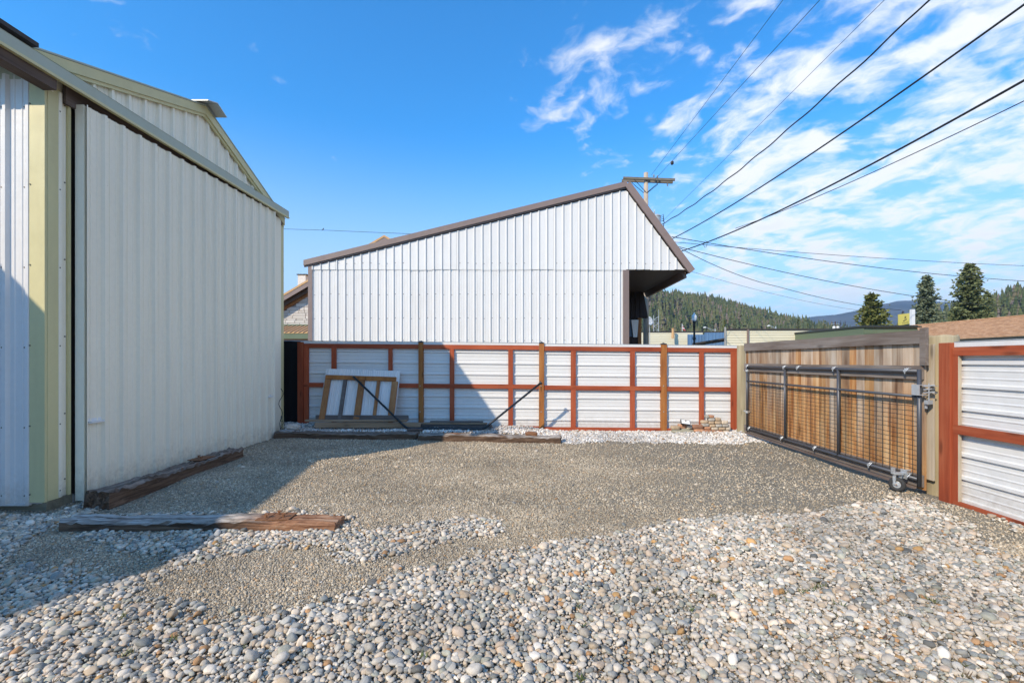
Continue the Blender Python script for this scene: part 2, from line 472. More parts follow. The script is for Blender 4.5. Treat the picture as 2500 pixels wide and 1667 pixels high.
def mat_pebble(name, gain=1.0, stops=PEB, mott=.3):
    m, nt, b = new_mat(name)
    oi = nd(nt, 'ShaderNodeObjectInfo')
    c = ramp(nt, oi.outputs['Random'], stops, 'CONSTANT')
    r2 = mth(nt, 'FRACT', mth(nt, 'MULTIPLY', oi.outputs['Random'], 917.3))
    tc = nd(nt, 'ShaderNodeTexCoord')
    ad = nd(nt, 'ShaderNodeVectorMath', {0: tc.outputs['Object'], 1: mth(nt, 'MULTIPLY', r2, 40.0)}, operation='ADD')
    n = nd(nt, 'ShaderNodeTexNoise', {'Vector': ad.outputs[0], 'Scale': 2.2, 'Detail': 6.0, 'Roughness': .65})
    g = mth(nt, 'ADD', mth(nt, 'MULTIPLY', n.outputs[0], mott * 2), 1 - mott)
    g = mth(nt, 'MULTIPLY', g, mth(nt, 'ADD', mth(nt, 'MULTIPLY', r2, .45), .775 * gain))
    pn = nd(nt, 'ShaderNodeTexNoise', {'Vector': oi.outputs['Location'], 'Scale': .9, 'Detail': 4.0, 'Roughness': .65})
    g = mth(nt, 'MULTIPLY', g, ramp(nt, pn.outputs[0], [(.36, .72), (.62, 1.08)]))
    vm = nd(nt, 'ShaderNodeVectorMath', {0: c, 3: g}, operation='SCALE')
    nt.links.new(vm.outputs[0], b.inputs['Base Color'])
    b.inputs['Roughness'].default_value = .75; b.inputs['Specular IOR Level'].default_value = .3
    return m


M['pebble'] = mat_pebble('river_pebble', .9, mott=.42)
M['grit'] = mat_pebble('crushed_grit', 1.0, [(.0, (0.395, 0.320, 0.223)), (.2, (0.468, 0.380, 0.266)), (.38, (0.315, 0.264, 0.193)), (.52, (0.526, 0.435, 0.316)),
                                             (.66, (0.374, 0.320, 0.246)), (.76, (0.261, 0.222, 0.166)), (.84, (0.567, 0.490, 0.367)), (.93, (0.439, 0.293, 0.164)), (.97, (0.352, 0.313, 0.243))])
M['bedstone'] = mat_pebble('white_bed_stone', 1.1, [(.0, (.58, .53, .47)), (.3, (.66, .63, .58)), (.5, (.48, .46, .43)), (.65, (.55, .47, .38)),
                                                    (.78, (.36, .36, .35)), (.88, (.68, .65, .6)), (.96, (.3, .2, .12))])


def mat_ground():
    m, nt, b = new_mat('compacted_gravel')
    tc = nd(nt, 'ShaderNodeTexCoord'); P = tc.outputs['Object']
    v1 = nd(nt, 'ShaderNodeTexVoronoi', {'Vector': P, 'Scale': 70.0, 'Randomness': 1.0})
    r = nd(nt, 'ShaderNodeSeparateColor', {0: v1.outputs['Color']}).outputs[0]
    c = ramp(nt, r, [(.0, (0.399, 0.316, 0.212)), (.22, (0.520, 0.415, 0.282)), (.4, (0.266, 0.224, 0.160)), (.55, (0.592, 0.491, 0.353)), (.68, (0.363, 0.316, 0.244)),
                     (.8, (0.176, 0.153, 0.113)), (.87, (0.689, 0.578, 0.433)), (.95, (0.459, 0.272, 0.122))], 'CONSTANT')
    edge = smooth(nt, v1.outputs['Distance'], .75, .35)
    c = mixc(nt, mth(nt, 'MULTIPLY', mth(nt, 'SUBTRACT', 1.0, edge), .75), c, (.10, .088, .068))
    big = nd(nt, 'ShaderNodeTexNoise', {'Vector': P, 'Scale': .55, 'Detail': 5.0, 'Roughness': .6})
    sepP = nd(nt, 'ShaderNodeSeparateXYZ', {0: P})
    # finer, darker silt worked into the driveway towards the gate
    east = smooth(nt, mth(nt, 'ADD', sepP.outputs[0], mth(nt, 'MULTIPLY', mth(nt, 'SUBTRACT', big.outputs[0], .5), 4.0)), -.4, 3.4)
    silt = nd(nt, 'ShaderNodeTexNoise', {'Vector': P, 'Scale': 45.0, 'Detail': 6.0, 'Roughness': .7})
    sc_ = ramp(nt, silt.outputs[0], [(.34, (.11, .098, .072)), (.52, (.245, .22, .168)), (.66, (.42, .385, .315))])
    c = mixc(nt, mth(nt, 'MULTIPLY', east, .72), c, sc_)
    oil = nd(nt, 'ShaderNodeTexNoise', {'Vector': P, 'Scale': 2.3, 'Detail': 6.0, 'Roughness': .65})
    of = mth(nt, 'MULTIPLY', smooth(nt, oil.outputs[0], .58, .74), mth(nt, 'MULTIPLY', east, .5))
    c = mixc(nt, of, c, (.075, .068, .055))
    far = smooth(nt, nd(nt, 'ShaderNodeVectorMath', {0: P}, operation='LENGTH').outputs[1], 14, 40)
    c = mixc(nt, far, c, (.12, .115, .09))
    nt.links.new(c, b.inputs['Base Color'])
    b.inputs['Roughness'].default_value = .95; b.inputs['Specular IOR Level'].default_value = .15
    h = mth(nt, 'ADD', edge, mth(nt, 'MULTIPLY', silt.outputs[0], .6))
    bump(nt, b, h, .9, .008)
    return m


M['ground'] = mat_ground()


def mat_leaf(name, c1, c2, scale=.6):
    m, nt, b = new_mat(name)
    n = nd(nt, 'ShaderNodeTexNoise', {'Vector': obj_co(nt), 'Scale': scale, 'Detail': 5.0, 'Roughness': .7})
    at_ = nd(nt, 'ShaderNodeAttribute', attribute_name='tone')
    f = mth(nt, 'ADD', mth(nt, 'MULTIPLY', n.outputs[0], .6), mth(nt, 'MULTIPLY', at_.outputs['Fac'], .5), clamp=True)
    nt.links.new(mixc(nt, f, c1, c2), b.inputs['Base Color'])
    b.inputs['Roughness'].default_value = .8; b.inputs['Specular IOR Level'].default_value = .2
    return m


M['spruce'] = mat_leaf('spruce_needles', (.05, .07, .03), (.24, .26, .115))
M['bluespruce'] = mat_leaf('blue_spruce_needles', (.06, .085, .05), (.28, .31, .19))
M['pine'] = mat_leaf('pine_needles', (.055, .07, .022), (.26, .265, .08))
M['brownwood'] = mat_leaf('bare_twigs', (.045, .03, .022), (.13, .085, .06))
M['trunk'] = plain('bark', (.09, .065, .05), .9, 0, 12, .4, .4)


def mat_forest():
    m, nt, b = new_mat('forest_needles')
    a = nd(nt, 'ShaderNodeAttribute', attribute_name='tone')
    c = ramp(nt, a.outputs['Fac'], [(0, (.03, .045, .02)), (.25, (.06, .078, .03)), (.5, (.09, .105, .04)), (.65, (.12, .12, .05)), (.78, (.15, .115, .075)), (.95, (.18, .145, .115))])
    nt.links.new(c, b.inputs['Base Color']); b.inputs['Roughness'].default_value = .9
    b.inputs['Specular IOR Level'].default_value = .1
    return m


M['forest'] = mat_forest()


def mat_hill(name, c1, c2, s):
    m, nt, b = new_mat(name)
    n = nd(nt, 'ShaderNodeTexNoise', {'Vector': obj_co(nt, (1, 1, 1), False), 'Scale': s, 'Detail': 8.0, 'Roughness': .7})
    nt.links.new(mixc(nt, ramp(nt, n.outputs[0], [(.38, 0), (.62, 1)]), c1, c2), b.inputs['Base Color'])
    b.inputs['Roughness'].default_value = 1; b.inputs['Specular IOR Level'].default_value = .05
    bump(nt, b, n.outputs[0], 1.0, 30)
    return m


M['hill'] = mat_hill('hill_floor', (.05, .05, .025), (.13, .105, .07), .05)
M['mountain'] = mat_hill('mountain_forest', (.014, .022, .014), (.075, .07, .05), .004)

# ------------------------------------------------------------------ ground
fine_px = [(250, 1240), (560, 1262), (846, 1258), (866, 1302), (960, 1283), (1100, 1270), (1190, 1263), (1222, 1280), (1190, 1305), (1080, 1318), (1010, 1345),
           (950, 1368), (830, 1380), (800, 1345), (700, 1330), (620, 1335), (560, 1350), (490, 1370), (330, 1420), (310, 1445), (420, 1480),
           (560, 1512), (700, 1505), (820, 1470), (900, 1430), (1000, 1398), (1120, 1370), (1230, 1345), (1330, 1328), (1500, 1302), (1640, 1280),
           (1900, 1257), (2100, 1238), (2240, 1226), (2330, 1275), (2420, 1335), (2520, 1400), (2760, 1540), (2900, 1500), (2330, 1215),
           (1815, 1062), (1700, 1082), (1400, 1084), (1370, 1075), (1000, 1070), (680, 1066)]
dark_px = [(20, 1350), (90, 1303), (150, 1262), (205, 1280), (190, 1318), (330, 1342), (425, 1372), (440, 1393), (300, 1402), (120, 1392), (10, 1380)]
POLY = [np.array([gp(*p) for p in q]) for q in (fine_px, dark_px)]


def inside(P, poly):
    x, y = P[:, 0], P[:, 1]; n = len(poly); r = np.zeros(len(P), bool); j = n - 1
    for i in range(n):
        xi, yi = poly[i]; xj, yj = poly[j]
        c = ((yi > y) != (yj > y)) & (x < (xj - xi) * (y - yi) / (yj - yi + 1e-12) + xi)
        r ^= c; j = i
    return r


def is_fine(x, y, jit=.05):
    P = np.stack([x, y], 1)
    P = P + np.stack([np.sin(x * 9 + y * 5) * .6 + np.sin(x * 23 - y * 31) * .4, np.sin(y * 11 - x * 6 + 1) * .6 + np.sin(x * 27 + y * 19) * .4], 1) * jit
    P = P + rng.normal(0, jit * .6, P.shape) if jit else P
    return inside(P, POLY[0]) | inside(P, POLY[1])


def gz(x, y):
    x = np.asarray(x, float); y = np.asarray(y, float)
    z = -.055 * np.exp(-((x + 4.8) ** 2 + (y - 4.35) ** 2) / 1.1)
    z = z + .10 * sm((y - 8.36) / .2) * sm((.75 - x) / .9) + .055 * sm((y - 8.9) / .5) * sm((-2.2 - x) / 1.2)
    near = np.exp(-((np.clip(np.abs(x) - 6, 0, None)) ** 2 + np.clip(y - 9, 0, None) ** 2 + np.clip(-1 - y, 0, None) ** 2))
    z = z + near * (.008 * np.sin(x * 2.1 + y * 1.3) + .007 * np.sin(y * 2.7 - x * 1.1) + .004 * np.sin(x * 6.1 + y * 4.7))
    return z


def axis(lo, hi, step, far):
    a = np.arange(lo, hi + step / 2, step)
    g = [step * 2 ** k for k in range(1, 40)]
    c = np.cumsum(g); c = c[c < far]
    c = np.append(c, far)
    return np.concatenate([lo - c[::-1], a, hi + c])


gx, gy = axis(-6, 6, .1, 9000), axis(0, 10, .1, 9000)
GX, GY = np.meshgrid(gx, gy, indexing='xy')
fz = (~is_fine(GX.ravel(), GY.ravel(), 0)).reshape(GX.shape) & (GY < 5) & (GY > .3) & (np.abs(GX) < 6)
GZ = gz(GX, GY)
me = bpy.data.meshes.new('ground')
nx, ny = len(gx), len(gy)
ii = (np.arange(ny - 1)[:, None] * nx + np.arange(nx - 1)[None, :]).ravel()
me.from_pydata(np.stack([GX.ravel(), GY.ravel(), GZ.ravel()], 1).tolist(), [], np.stack([ii, ii + 1, ii + nx + 1, ii + nx], 1).tolist())
for p in me.polygons: p.use_smooth = True
me.materials.append(M['ground'])
ground = bpy.data.objects.new('ground', me); col.objects.link(ground)
tag(ground, 'compacted grey gravel yard surface', None, None, 'structure')


# ------------------------------------------------------------------ loose stones (geometry nodes, one object each)
def stone_group(name, mat, nvar, subdiv, amp, nscale, smooth_):
    g = bpy.data.node_groups.new(name, 'GeometryNodeTree')
    g.interface.new_socket('Geometry', in_out='INPUT', socket_type='NodeSocketGeometry')
    g.interface.new_socket('Geometry', in_out='OUTPUT', socket_type='NodeSocketGeometry')
    gi = g.nodes.new('NodeGroupInput'); go = g.nodes.new('NodeGroupOutput')
    gti = g.nodes.new('GeometryNodeGeometryToInstance')
    for k in range(nvar):
        ico = nd(g, 'GeometryNodeMeshIcoSphere', {'Radius': 1.0, 'Subdivisions': subdiv})
        pos = nd(g, 'GeometryNodeInputPosition')
        no = nd(g, 'ShaderNodeTexNoise', {'Vector': pos.outputs[0], 'W': k * 7.31 + 1.7, 'Scale': nscale, 'Detail': 1.0}, noise_dimensions='4D')
        sub = nd(g, 'ShaderNodeVectorMath', {0: no.outputs[1], 1: (.5, .5, .5)}, operation='SUBTRACT')
        scl = nd(g, 'ShaderNodeVectorMath', {0: sub.outputs[0], 3: amp}, operation='SCALE')
        sp = nd(g, 'GeometryNodeSetPosition', {'Geometry': ico.outputs[0], 'Offset': scl.outputs[0]})
        last = sp
        if smooth_:
            last = nd(g, 'GeometryNodeSetShadeSmooth', {'Geometry': sp.outputs[0]})
        smn = nd(g, 'GeometryNodeSetMaterial', {'Geometry': last.outputs[0], 'Material': mat})
        g.links.new(smn.outputs[0], gti.inputs[0])
    ar = nd(g, 'GeometryNodeInputNamedAttribute', data_type='FLOAT_VECTOR'); ar.inputs[0].default_value = 'rot'
    asx = nd(g, 'GeometryNodeInputNamedAttribute', data_type='FLOAT_VECTOR'); asx.inputs[0].default_value = 'scl'
    av = nd(g, 'GeometryNodeInputNamedAttribute', data_type='INT'); av.inputs[0].default_value = 'var'
    iop = nd(g, 'GeometryNodeInstanceOnPoints', {'Points': gi.outputs[0], 'Instance': gti.outputs[0], 'Pick Instance': True,
                                                 'Instance Index': av.outputs[0], 'Rotation': ar.outputs[0], 'Scale': asx.outputs[0]})
    g.links.new(iop.outputs[0], go.inputs[0])
    return g


def stones(name, label, pos, rot, scl, grp, nvar):
    n = len(pos)
    me = bpy.data.meshes.new(name); me.vertices.add(n)
    me.vertices.foreach_set('co', np.asarray(pos, np.float32).ravel())
    for nm, arr in (('rot', rot), ('scl', scl)):
        a = me.attributes.new(nm, 'FLOAT_VECTOR', 'POINT'); a.data.foreach_set('vector', np.asarray(arr, np.float32).ravel())
    a = me.attributes.new('var', 'INT', 'POINT'); a.data.foreach_set('value', rng.integers(0, nvar, n).astype(np.int32))
    me.update()
    ob = bpy.data.objects.new(name, me); col.objects.link(ob)
    md = ob.modifiers.new('stones', 'NODES'); md.node_group = grp
    return tag(ob, label, None, None, 'stuff')


def jgrid(x0, x1, y0, y1, s):
    nx, ny = int((x1 - x0) / s), int((y1 - y0) / s)
    X, Y = np.meshgrid(np.arange(nx), np.arange(ny))
    P = np.stack([X.ravel() + (Y.ravel() % 2) * .5, Y.ravel()], 1) * s + (x0, y0)
    return P + rng.uniform(-.5, .5, P.shape) * s


# footprints that stones must not enter (x0,x1,y0,y1)
KEEP = [(-4.0, -1.55, 3.84, 4.1), (-9, -4.6, 4.4, 9.1)]


def drop_keep(P, extra=()):
    m = np.ones(len(P), bool)
    for x0, x1, y0, y1 in list(KEEP) + list(extra):
        m &= ~((P[:, 0] > x0) & (P[:, 0] < x1) & (P[:, 1] > y0) & (P[:, 1] < y1))
    return P[m]


def make_stones():
    gP = stone_group('pebbles', M['pebble'], 14, 3, .80, .85, True)
    layers = []
    for s, mu, sg, lift in ((.024, .0105, .30, .2), (.0245, .0130, .38, .75)):
        P = jgrid(-5.4, 5.2, .4, 5.1, s)
        P = P[~is_fine(P[:, 0], P[:, 1], .075)]
        P = P[(P[:, 0] < 4.33) | (P[:, 1] < 1)]
        P = P[(P[:, 1] < 4.35) | (P[:, 0] > -1) | (P[:, 0] < -4.2)]
        P = drop_keep(P)
        a = np.clip(mu * np.exp(rng.normal(0, sg, len(P))), .006, .038)
        bq = a * rng.uniform(.62, .95, len(P)); c = a * rng.uniform(.40, .68, len(P))
        z = gz(P[:, 0], P[:, 1]) + lift * c + lift * .010
        layers.append((np.column_stack([P, z]), np.column_stack([rng.normal(0, .28, len(P)), rng.normal(0, .28, len(P)), rng.uniform(0, 6.28, len(P))]), np.column_stack([a, bq, c])))
    # strays lying on the fine gravel
    P = np.column_stack([rng.uniform(-4.2, 4.2, 700), rng.uniform(2.8, 8, 700)])
    P = drop_keep(P[is_fine(P[:, 0], P[:, 1], .02)], [(-4.6, -3.9, 4.3, 7.1)])
    a = np.clip(.011 * np.exp(rng.normal(0, .35, len(P))), .006, .03)
    layers.append((np.column_stack([P, gz(P[:, 0], P[:, 1]) + a * .3]), np.column_stack([rng.normal(0, .2, len(P)), rng.normal(0, .2, len(P)), rng.uniform(0, 6.28, len(P))]),
                   np.column_stack([a, a * .8, a * .55])))
    stones('river_pebbles', 'rounded grey, white and tan river pebbles across the foreground', *[np.concatenate(q) for q in zip(*layers)], gP, 14)

    gG = stone_group('grit', M['grit'], 8, 2, .95, 1.1, False)
    layers = []
    for y0, y1, s, mu in ((2.4, 4.6, .0125, .0066), (4.6, 6.2, .0165, .0074), (6.2, 8.4, .026, .009)):
        P = jgrid(-4.62, 4.3, y0, y1, s)
        P = drop_keep(P[is_fine(P[:, 0], P[:, 1], .03)], [(-4.46, -4.05, 4.55, 6.9)])
        # worn, silty driveway to the east keeps fewer loose chips
        keep = rng.random(len(P)) < 1 - .72 * sm((P[:, 0] + .6 + .5 * np.sin(P[:, 1] * 1.7)) / 3.2) * (P[:, 1] > 3.6)
        P = P[keep]
        a = np.clip(mu * np.exp(rng.normal(0, .3, len(P))), .003, .016)
        layers.append((np.column_stack([P, gz(P[:, 0], P[:, 1]) + a * .25]), rng.uniform(0, 6.28, (len(P), 3)), np.column_stack([a, a * .8, a * .65])))
    stones('crushed_gravel', 'fine crushed tan and grey gravel over the yard', *[np.concatenate(q) for q in zip(*layers)], gG, 8)

    gB = stone_group('bed_stones', M['bedstone'], 8, 2, .8, .8, True)
    P = jgrid(-5.6, 4.45, 7.85, 9.5, .034)
    fr = np.where(P[:, 0] > .68, 7.98 + .06 * np.sin(P[:, 0] * 5) + .05 * np.sin(P[:, 0] * 13), np.where(P[:, 0] > -1.9, 8.4, 8.6)) + rng.normal(0, .04, len(P))
    P = P[(P[:, 1] > fr) & ~((P[:, 0] < -4.62) & (P[:, 1] < 9.05))]
    a = np.clip(.0165 * np.exp(rng.normal(0, .3, len(P))), .008, .034)
    stones('white_gravel_bed', 'pale crushed stone bed along the foot of the back fence', np.column_stack([P, gz(P[:, 0], P[:, 1]) + a * .45]),
           np.column_stack([rng.normal(0, .4, len(P)), rng.normal(0, .4, len(P)), rng.uniform(0, 6.28, len(P))]), np.column_stack([a, a * .8, a * .65]), gB, 8)


make_stones()


def make_weeds():
    v = []; f = []; spots = [(rng.uniform(-2.5, 3.6), rng.uniform(1.7, 3.6)) for _ in range(70)] + [(rng.uniform(.8, 2.6), rng.uniform(1.9, 2.9)) for _ in range(40)]
    for x, y in spots:
        if is_fine(np.array([x]), np.array([y]), 0)[0]: continue
        z = float(gz(x, y)) + .018
        for _ in range(int(rng.integers(4, 14))):
            a = rng.uniform(0, 6.28); l = rng.uniform(.012, .04); w = .004
            ox, oy = rng.normal(0, .012, 2); h = rng.uniform(.01, .03)
            b0 = len(v)
            v += [(x + ox - w * math.sin(a), y + oy + w * math.cos(a), z), (x + ox + w * math.sin(a), y + oy - w * math.cos(a), z),
                  (x + ox + l * math.cos(a), y + oy + l * math.sin(a), z + h)]
            f.append((b0, b0 + 1, b0 + 2))
    m, nt, b = new_mat('small_weeds')
    n = nd(nt, 'ShaderNodeTexNoise', {'Vector': obj_co(nt, (1, 1, 1), False), 'Scale': 3.0})
    nt.links.new(ramp(nt, n.outputs[0], [(.42, (.13, .08, .04)), (.5, (.10, .13, .03)), (.6, (.11, .06, .03))]), b.inputs['Base Color'])
    mb = MB(); mb.v = v; mb.f = f
    tag(mb.build('weeds', m), 'tiny sprigs and dead bits between the pebbles', None, None, 'stuff')


make_weeds()


# ------------------------------------------------------------------ ribbed steel sheets
def profile(u0, u1, pitch, phase, w=.066, h=.031, wt_=.03, minor=2, mh=.006):
    """list of (u, d) over a ribbed sheet; a major rib sits at phase + k * pitch"""
    pts = {round(u0, 5): None, round(u1, 5): None}
    k0 = math.floor((u0 - phase) / pitch) - 1; k1 = math.ceil((u1 - phase) / pitch) + 1
    seq = []
    for k in range(k0, k1 + 1):
        c = phase + k * pitch
        seq += [(c - w / 2, 0), (c - wt_ / 2, h), (c + wt_ / 2, h), (c + w / 2, 0)]
        for q in range(minor):
            e = c + pitch * (q + 1) / (minor + 1)
            seq += [(e - .012, 0), (e - .004, mh), (e + .004, mh), (e + .012, 0)]

    def d(u):
        for (a, da), (b, db) in zip(seq, seq[1:]):
            if a <= u <= b: return da + (db - da) * (u - a) / max(b - a, 1e-9)
        return 0
    out = [(u0, d(u0))] + [(u, dd) for u, dd in seq if u0 + 1e-4 < u < u1 - 1e-4] + [(u1, d(u1))]
    return out


def sheet(prof, lo, hi, O, U, V, N, extra=()):
    """ribbed sheet: lo(u), hi(u) give its two ends along V"""
    O, U, V, N = map(Vector, (O, U, V, N)); mb = MB()
    us = sorted(set([p for p in prof] + []))
    vs_ = []
    for u, d in us:
        vs_.append(O + U * u + V * lo(u) + N * d); vs_.append(O + U * u + V * hi(u) + N * d)
    fs = []
    flip = U.cross(V).dot(N) < 0
    for i in range(len(us) - 1):
        q = (2 * i, 2 * i + 2, 2 * i + 3, 2 * i + 1)
        fs.append(q[::-1] if flip else q)
    return mb.add(vs_, fs)


def screws(mb, p, n, r=.008):
    p = Vector(p); n = Vector(n)
    return mb.tube([p, p + n * .006], r, 6)


def piecewise(pts):
    xs = [p[0] for p in pts]; zs = [p[1] for p in pts]
    return lambda u: float(np.interp(u, xs, zs))


# ------------------------------------------------------------------ shed on the left
def make_shed():
    XW, XD = -4.78, -4.65
    YN, YF = 4.55, 9.0
    rake = piecewise([(4.1, 4.36), (6.76, 5.22), (9.2, 4.14)])
    t = thing('metal_shed', (XW, YN, 0), 'large white ribbed-steel shed with pale yellow trim and a sliding door, left', 'shed')
    # solid body behind the cladding, coloured dark for shade in the door gap
    body = [(XW - .03, YN + .03, .03), (XW - .03, YF - .03, .03), (XW - .03, YF - .03, rake(YF) - .10), (XW - .03, 6.76, 5.1), (XW - .03, YN + .03, rake(YN) - .10)]
    MB().prism(body, (-4.6, 0, 0), 0).build('inner_wall', M['dark_void'], t)
    # gable cladding above the track, sheet by sheet
    u = YN
    while u < YF - .01:
        e = min(u + .9144, YF)
        sheet(profile(u, e, .2286, 5.04), lambda q: 4.16, lambda q: rake(q) - .03, (XW, 0, 0), (0, 1, 0), (0, 0, 1), (1, 0, 0)).build('metal_panel', M['white_bounce'], t)
        u = e
    # strip of wall between corner and door
    sheet(profile(YN + .02, 4.748, .2286, 4.90), lambda q: .05, lambda q: 4.2, (XW, 0, 0), (0, 1, 0), (0, 0, 1), (1, 0, 0)).build('metal_panel', M['white_bounce'], t)
    bx('jamb_trim', (XW - .01, 4.75, .05), (XW + .03, 4.778, 4.2), M['cream_trim'], t)
    # cladding facing the camera
    x = XW - .02
    while x > -9.3:
        e = max(x - .9144, -9.4)
        sheet(profile(e, x, .2286, XW - .155), lambda q: .02, lambda q: 4.30, (0, YN, 0), (1, 0, 0), (0, 0, 1), (0, -1, 0)).build('metal_panel', M['white'], t)
        x = e
    bx('eave_board', (-9.4, YN - .005, 4.26), (XW + .0, YN + .03, 4.42), M['green_trim'], t)
    bx('base_trim', (-9.4, YN - .034, .008), (XW - .132, YN - .001, .0195), M['white'], t)
    # corner trim
    bx('corner_trim', (XW - .13, YN - .028, .04), (XW + .022, YN - .004, 4.22), M['cream_trim'], t)
    bx('corner_trim', (XW + .002, YN - .003, .045), (XW + .026, YN + .125, 4.22), M['cream_trim'], t)
    bx('corner_trim', (XW - .11, YF - .02, .04), (XW + .028, YF + .02, rake(YF) - .02), M['cream_trim'], t)
    bx('jamb_trim', (XW, YF - .14, .04), (XW + .034, YF - .021, 4.2), M['cream_trim'], t)
    bx('end_wall_strip', (XW - .02, 8.3, .04), (XW + .06, YF - .141, 4.2), M['white_bounce'], t)
    # sill boards under the cladding
    bx('foundation_board', (-9.4, YN + .012, -.16), (XW - .03, YN + .09, .06), M['fdn'], t)
    bx('foundation_board', (XW - .029, YN - .002, -.16), (XW + .012, YN + .26, .05), M['fdn'], t)
    bx('foundation_board', (XW - .029, YN + .262, -.16), (XW + .02, YF, .03), M['concrete'], t)
    # roof: two slopes of steel with overhang
    for (ya, yb) in ((4.12, 6.76), (6.76, 8.99)):
        za, zb = rake(ya), rake(yb)
        n = Vector((0, -(zb - za), yb - ya)).normalized()
        p = [Vector((XW + .075, ya, za)), Vector((XW + .075, yb, zb)), Vector((XW + .075, yb, zb)) + n * .018, Vector((XW + .075, ya, za)) + n * .018]
        MB().prism([q + Vector((0, 0, .004)) for q in p], (-4.9, 0, 0), 0).build('roof', M['green_trim'], t)
        # rake board and its lower lip
        for nm, d0, d1, x0, x1, mm in (('rake_trim', 0, .115, .035, .068, 'cream_trim'), ('rake_lip', .116, .155, .02, .05, 'cream_trim')):
            q = [Vector((XW + x0, ya, za - d1)), Vector((XW + x0, yb, zb - d1)), Vector((XW + x0, yb, zb - d0)), Vector((XW + x0, ya, za - d0))]
            MB().prism(q, (x1 - x0, 0, 0), 0).build(nm, M[mm], t)
    mb = MB(); mb.prism([(XW + .24, 6.55, 5.19), (XW + .24, 6.76, 5.262), (XW + .24, 6.97, 5.165), (XW + .24, 6.97, 5.178), (XW + .24, 6.76, 5.275), (XW + .24, 6.55, 5.203)], (-5, 0, 0), 0)
    mb.build('ridge_cap', M['galv'], t)
    # sliding-door track cover, running past the corner
    XT = -4.60
    bx('track_cover', (XT - .02, 3.93, 4.255), (XT, 8.93, 4.37), M['green_trim'], t)
    bx('track_lip', (XT - .03, 3.93, 4.228), (XT + .012, 8.93, 4.254), M['cream_trim'], t)
    MB().prism([(XT - .02, 3.93, 4.371), (XT + .004, 3.93, 4.371), (XW + .02, 3.93, 4.42), (XW - .0, 3.93, 4.42)], (0, 5.0, 0), 0).build('track_cap', M['green_trim'], t)
    bx('track_board', (XW + .022, 4.70, 4.10), (XW + .055, 8.93, 4.36), M['beam'], t)
    bx('header_beam', (XT - .17, 3.93, 4.13), (XT - .035, YN - .03, 4.28), M['beam'], t)
    bx('track_roofing', (XT - .2, 3.93, 4.425), (XT - .01, 4.33, 4.465), M['roof_dark'], t)
    # door
    d = MB().box((XD - .08, 4.815, .0), (XD - .006, 8.50, 4.15)).build('sliding_door', M['white_bounce'], t)
    u = 4.8155
    while u < 8.49:
        e = min(u + .9144, 8.50)
        sheet(profile(u, e, .2286, 5.04), lambda q: -.03, lambda q: 4.155 + .018 * (q - 4.8), (XD, 0, 0), (0, 1, 0), (0, 0, 1), (1, 0, 0)).build('metal_panel', M['white_bounce'], d)
        u = e
    bx('edge_trim', (XD - .085, 4.806, -.03), (XD + .006, 4.8145, 4.15), M['white_bounce'], d)
    bx('edge_trim', (XD - .02, 8.501, -.03), (XD + .006, 8.51, 4.2), M['sign_white'], d)
    bx('bottom_trim', (XD - .001, 4.83, -.045), (XD + .004, 8.49, -.0305), M['sign_white'], d)
    for y in (4.93, 8.30):
        mb = MB(); mb.box((XD + .004, y - .075, .78), (XD + .045, y + .075, .80)); mb.box((XD + .001, y - .085, .775), (XD + .004, y + .085, .83))
        mb.build('pull_handle', M['sign_white'], d)
    mb = MB()
    for z in (.55, 1.35, 1.9, 2.65, 3.4, 4.1):
        k = 0; y = 5.04 + .035
        while y < 8.45:
            screws(mb, (XD, y, z + (.0 if z > 1 else .05 * math.sin(k))), (1, 0, 0), .0105); y += .2286; k += 1
    tag(mb.build('screws', M['screw'], d), kind='stuff')
    mb = MB()
    for z in (.12, .8, 1.6, 2.4, 3.2, 4.0):
        screws(mb, (XW + .026, YN + .115, z), (1, 0, 0)); screws(mb, (XW - .122, YN - .028, z), (0, -1, 0)); screws(mb, (XW, 4.74, z + .1), (1, 0, 0))
        for k in range(6): screws(mb, (XW - .155 - .05 - .2286 * k, YN, z - .02), (0, -1, 0))
    tag(mb.build('screws', M['screw'], t), kind='stuff')
    return t


shed = make_shed()


def make_neighbour():
    """workshop behind the photographer's left shoulder: out of frame, its roof shades the corner of the yard"""
    t = thing('workshop', (-9, -1, 0), 'white steel workshop with a steep roof west of the yard', 'building')
    prof = [(-5.4, 0), (-5.4, 1.55), (-1.7, 4.95), (1.85, 4.45), (3.1, 4.42), (3.1, 0)]
    MB().prism([(-7.25, y, z) for y, z in prof], (-7, 0, 0), 0).build('wall', M['white'], t)
    top = piecewise(prof[1:5]); u = -5.4
    while u < 3.05:
        e = min(u + .9144, 3.1)
        sheet(profile(u, e, .2286, 0), lambda q: 0, lambda q: top(q), (-7.22, 0, 0), (0, 1, 0), (0, 0, 1), (1, 0, 0)).build('metal_panel', M['white'], t); u = e
    for a, b in zip(prof[1:4], prof[2:5]):
        MB().prism([(-7.2, a[0], a[1]), (-7.2, b[0], b[1]), (-7.2, b[0], b[1] + .05), (-7.2, a[0], a[1] + .05)], (-7.1, 0, 0), 0).build('roof', M['roof_dark'], t)


make_neighbour()

# chain and cord hanging at the far shed corner
ob = MB()
p0 = Vector((-4.60, 8.63, .0))
pts = [p0 + Vector((.02 * math.sin(i * 1.1), .05 * math.sin(i * .9), .92 - i * .06)) for i in range(15)]
ob.tube(pts, .006, 6)
for i in range(7):
    c = p0 + Vector((.02, .02 * math.sin(i * 2), .05 + i * .055)); r_ = .022
    ob.tube([c + Vector((.004 * math.sin(k), r_ * math.cos(k * 2 * math.pi / 8), 1.3 * r_ * math.sin(k * 2 * math.pi / 8))) for k in range(9)], .005, 5)
tag(ob.build('door_chain', M['cable'], org=p0), 'dark chain and cord hanging down the far corner of the white shed', 'chain')

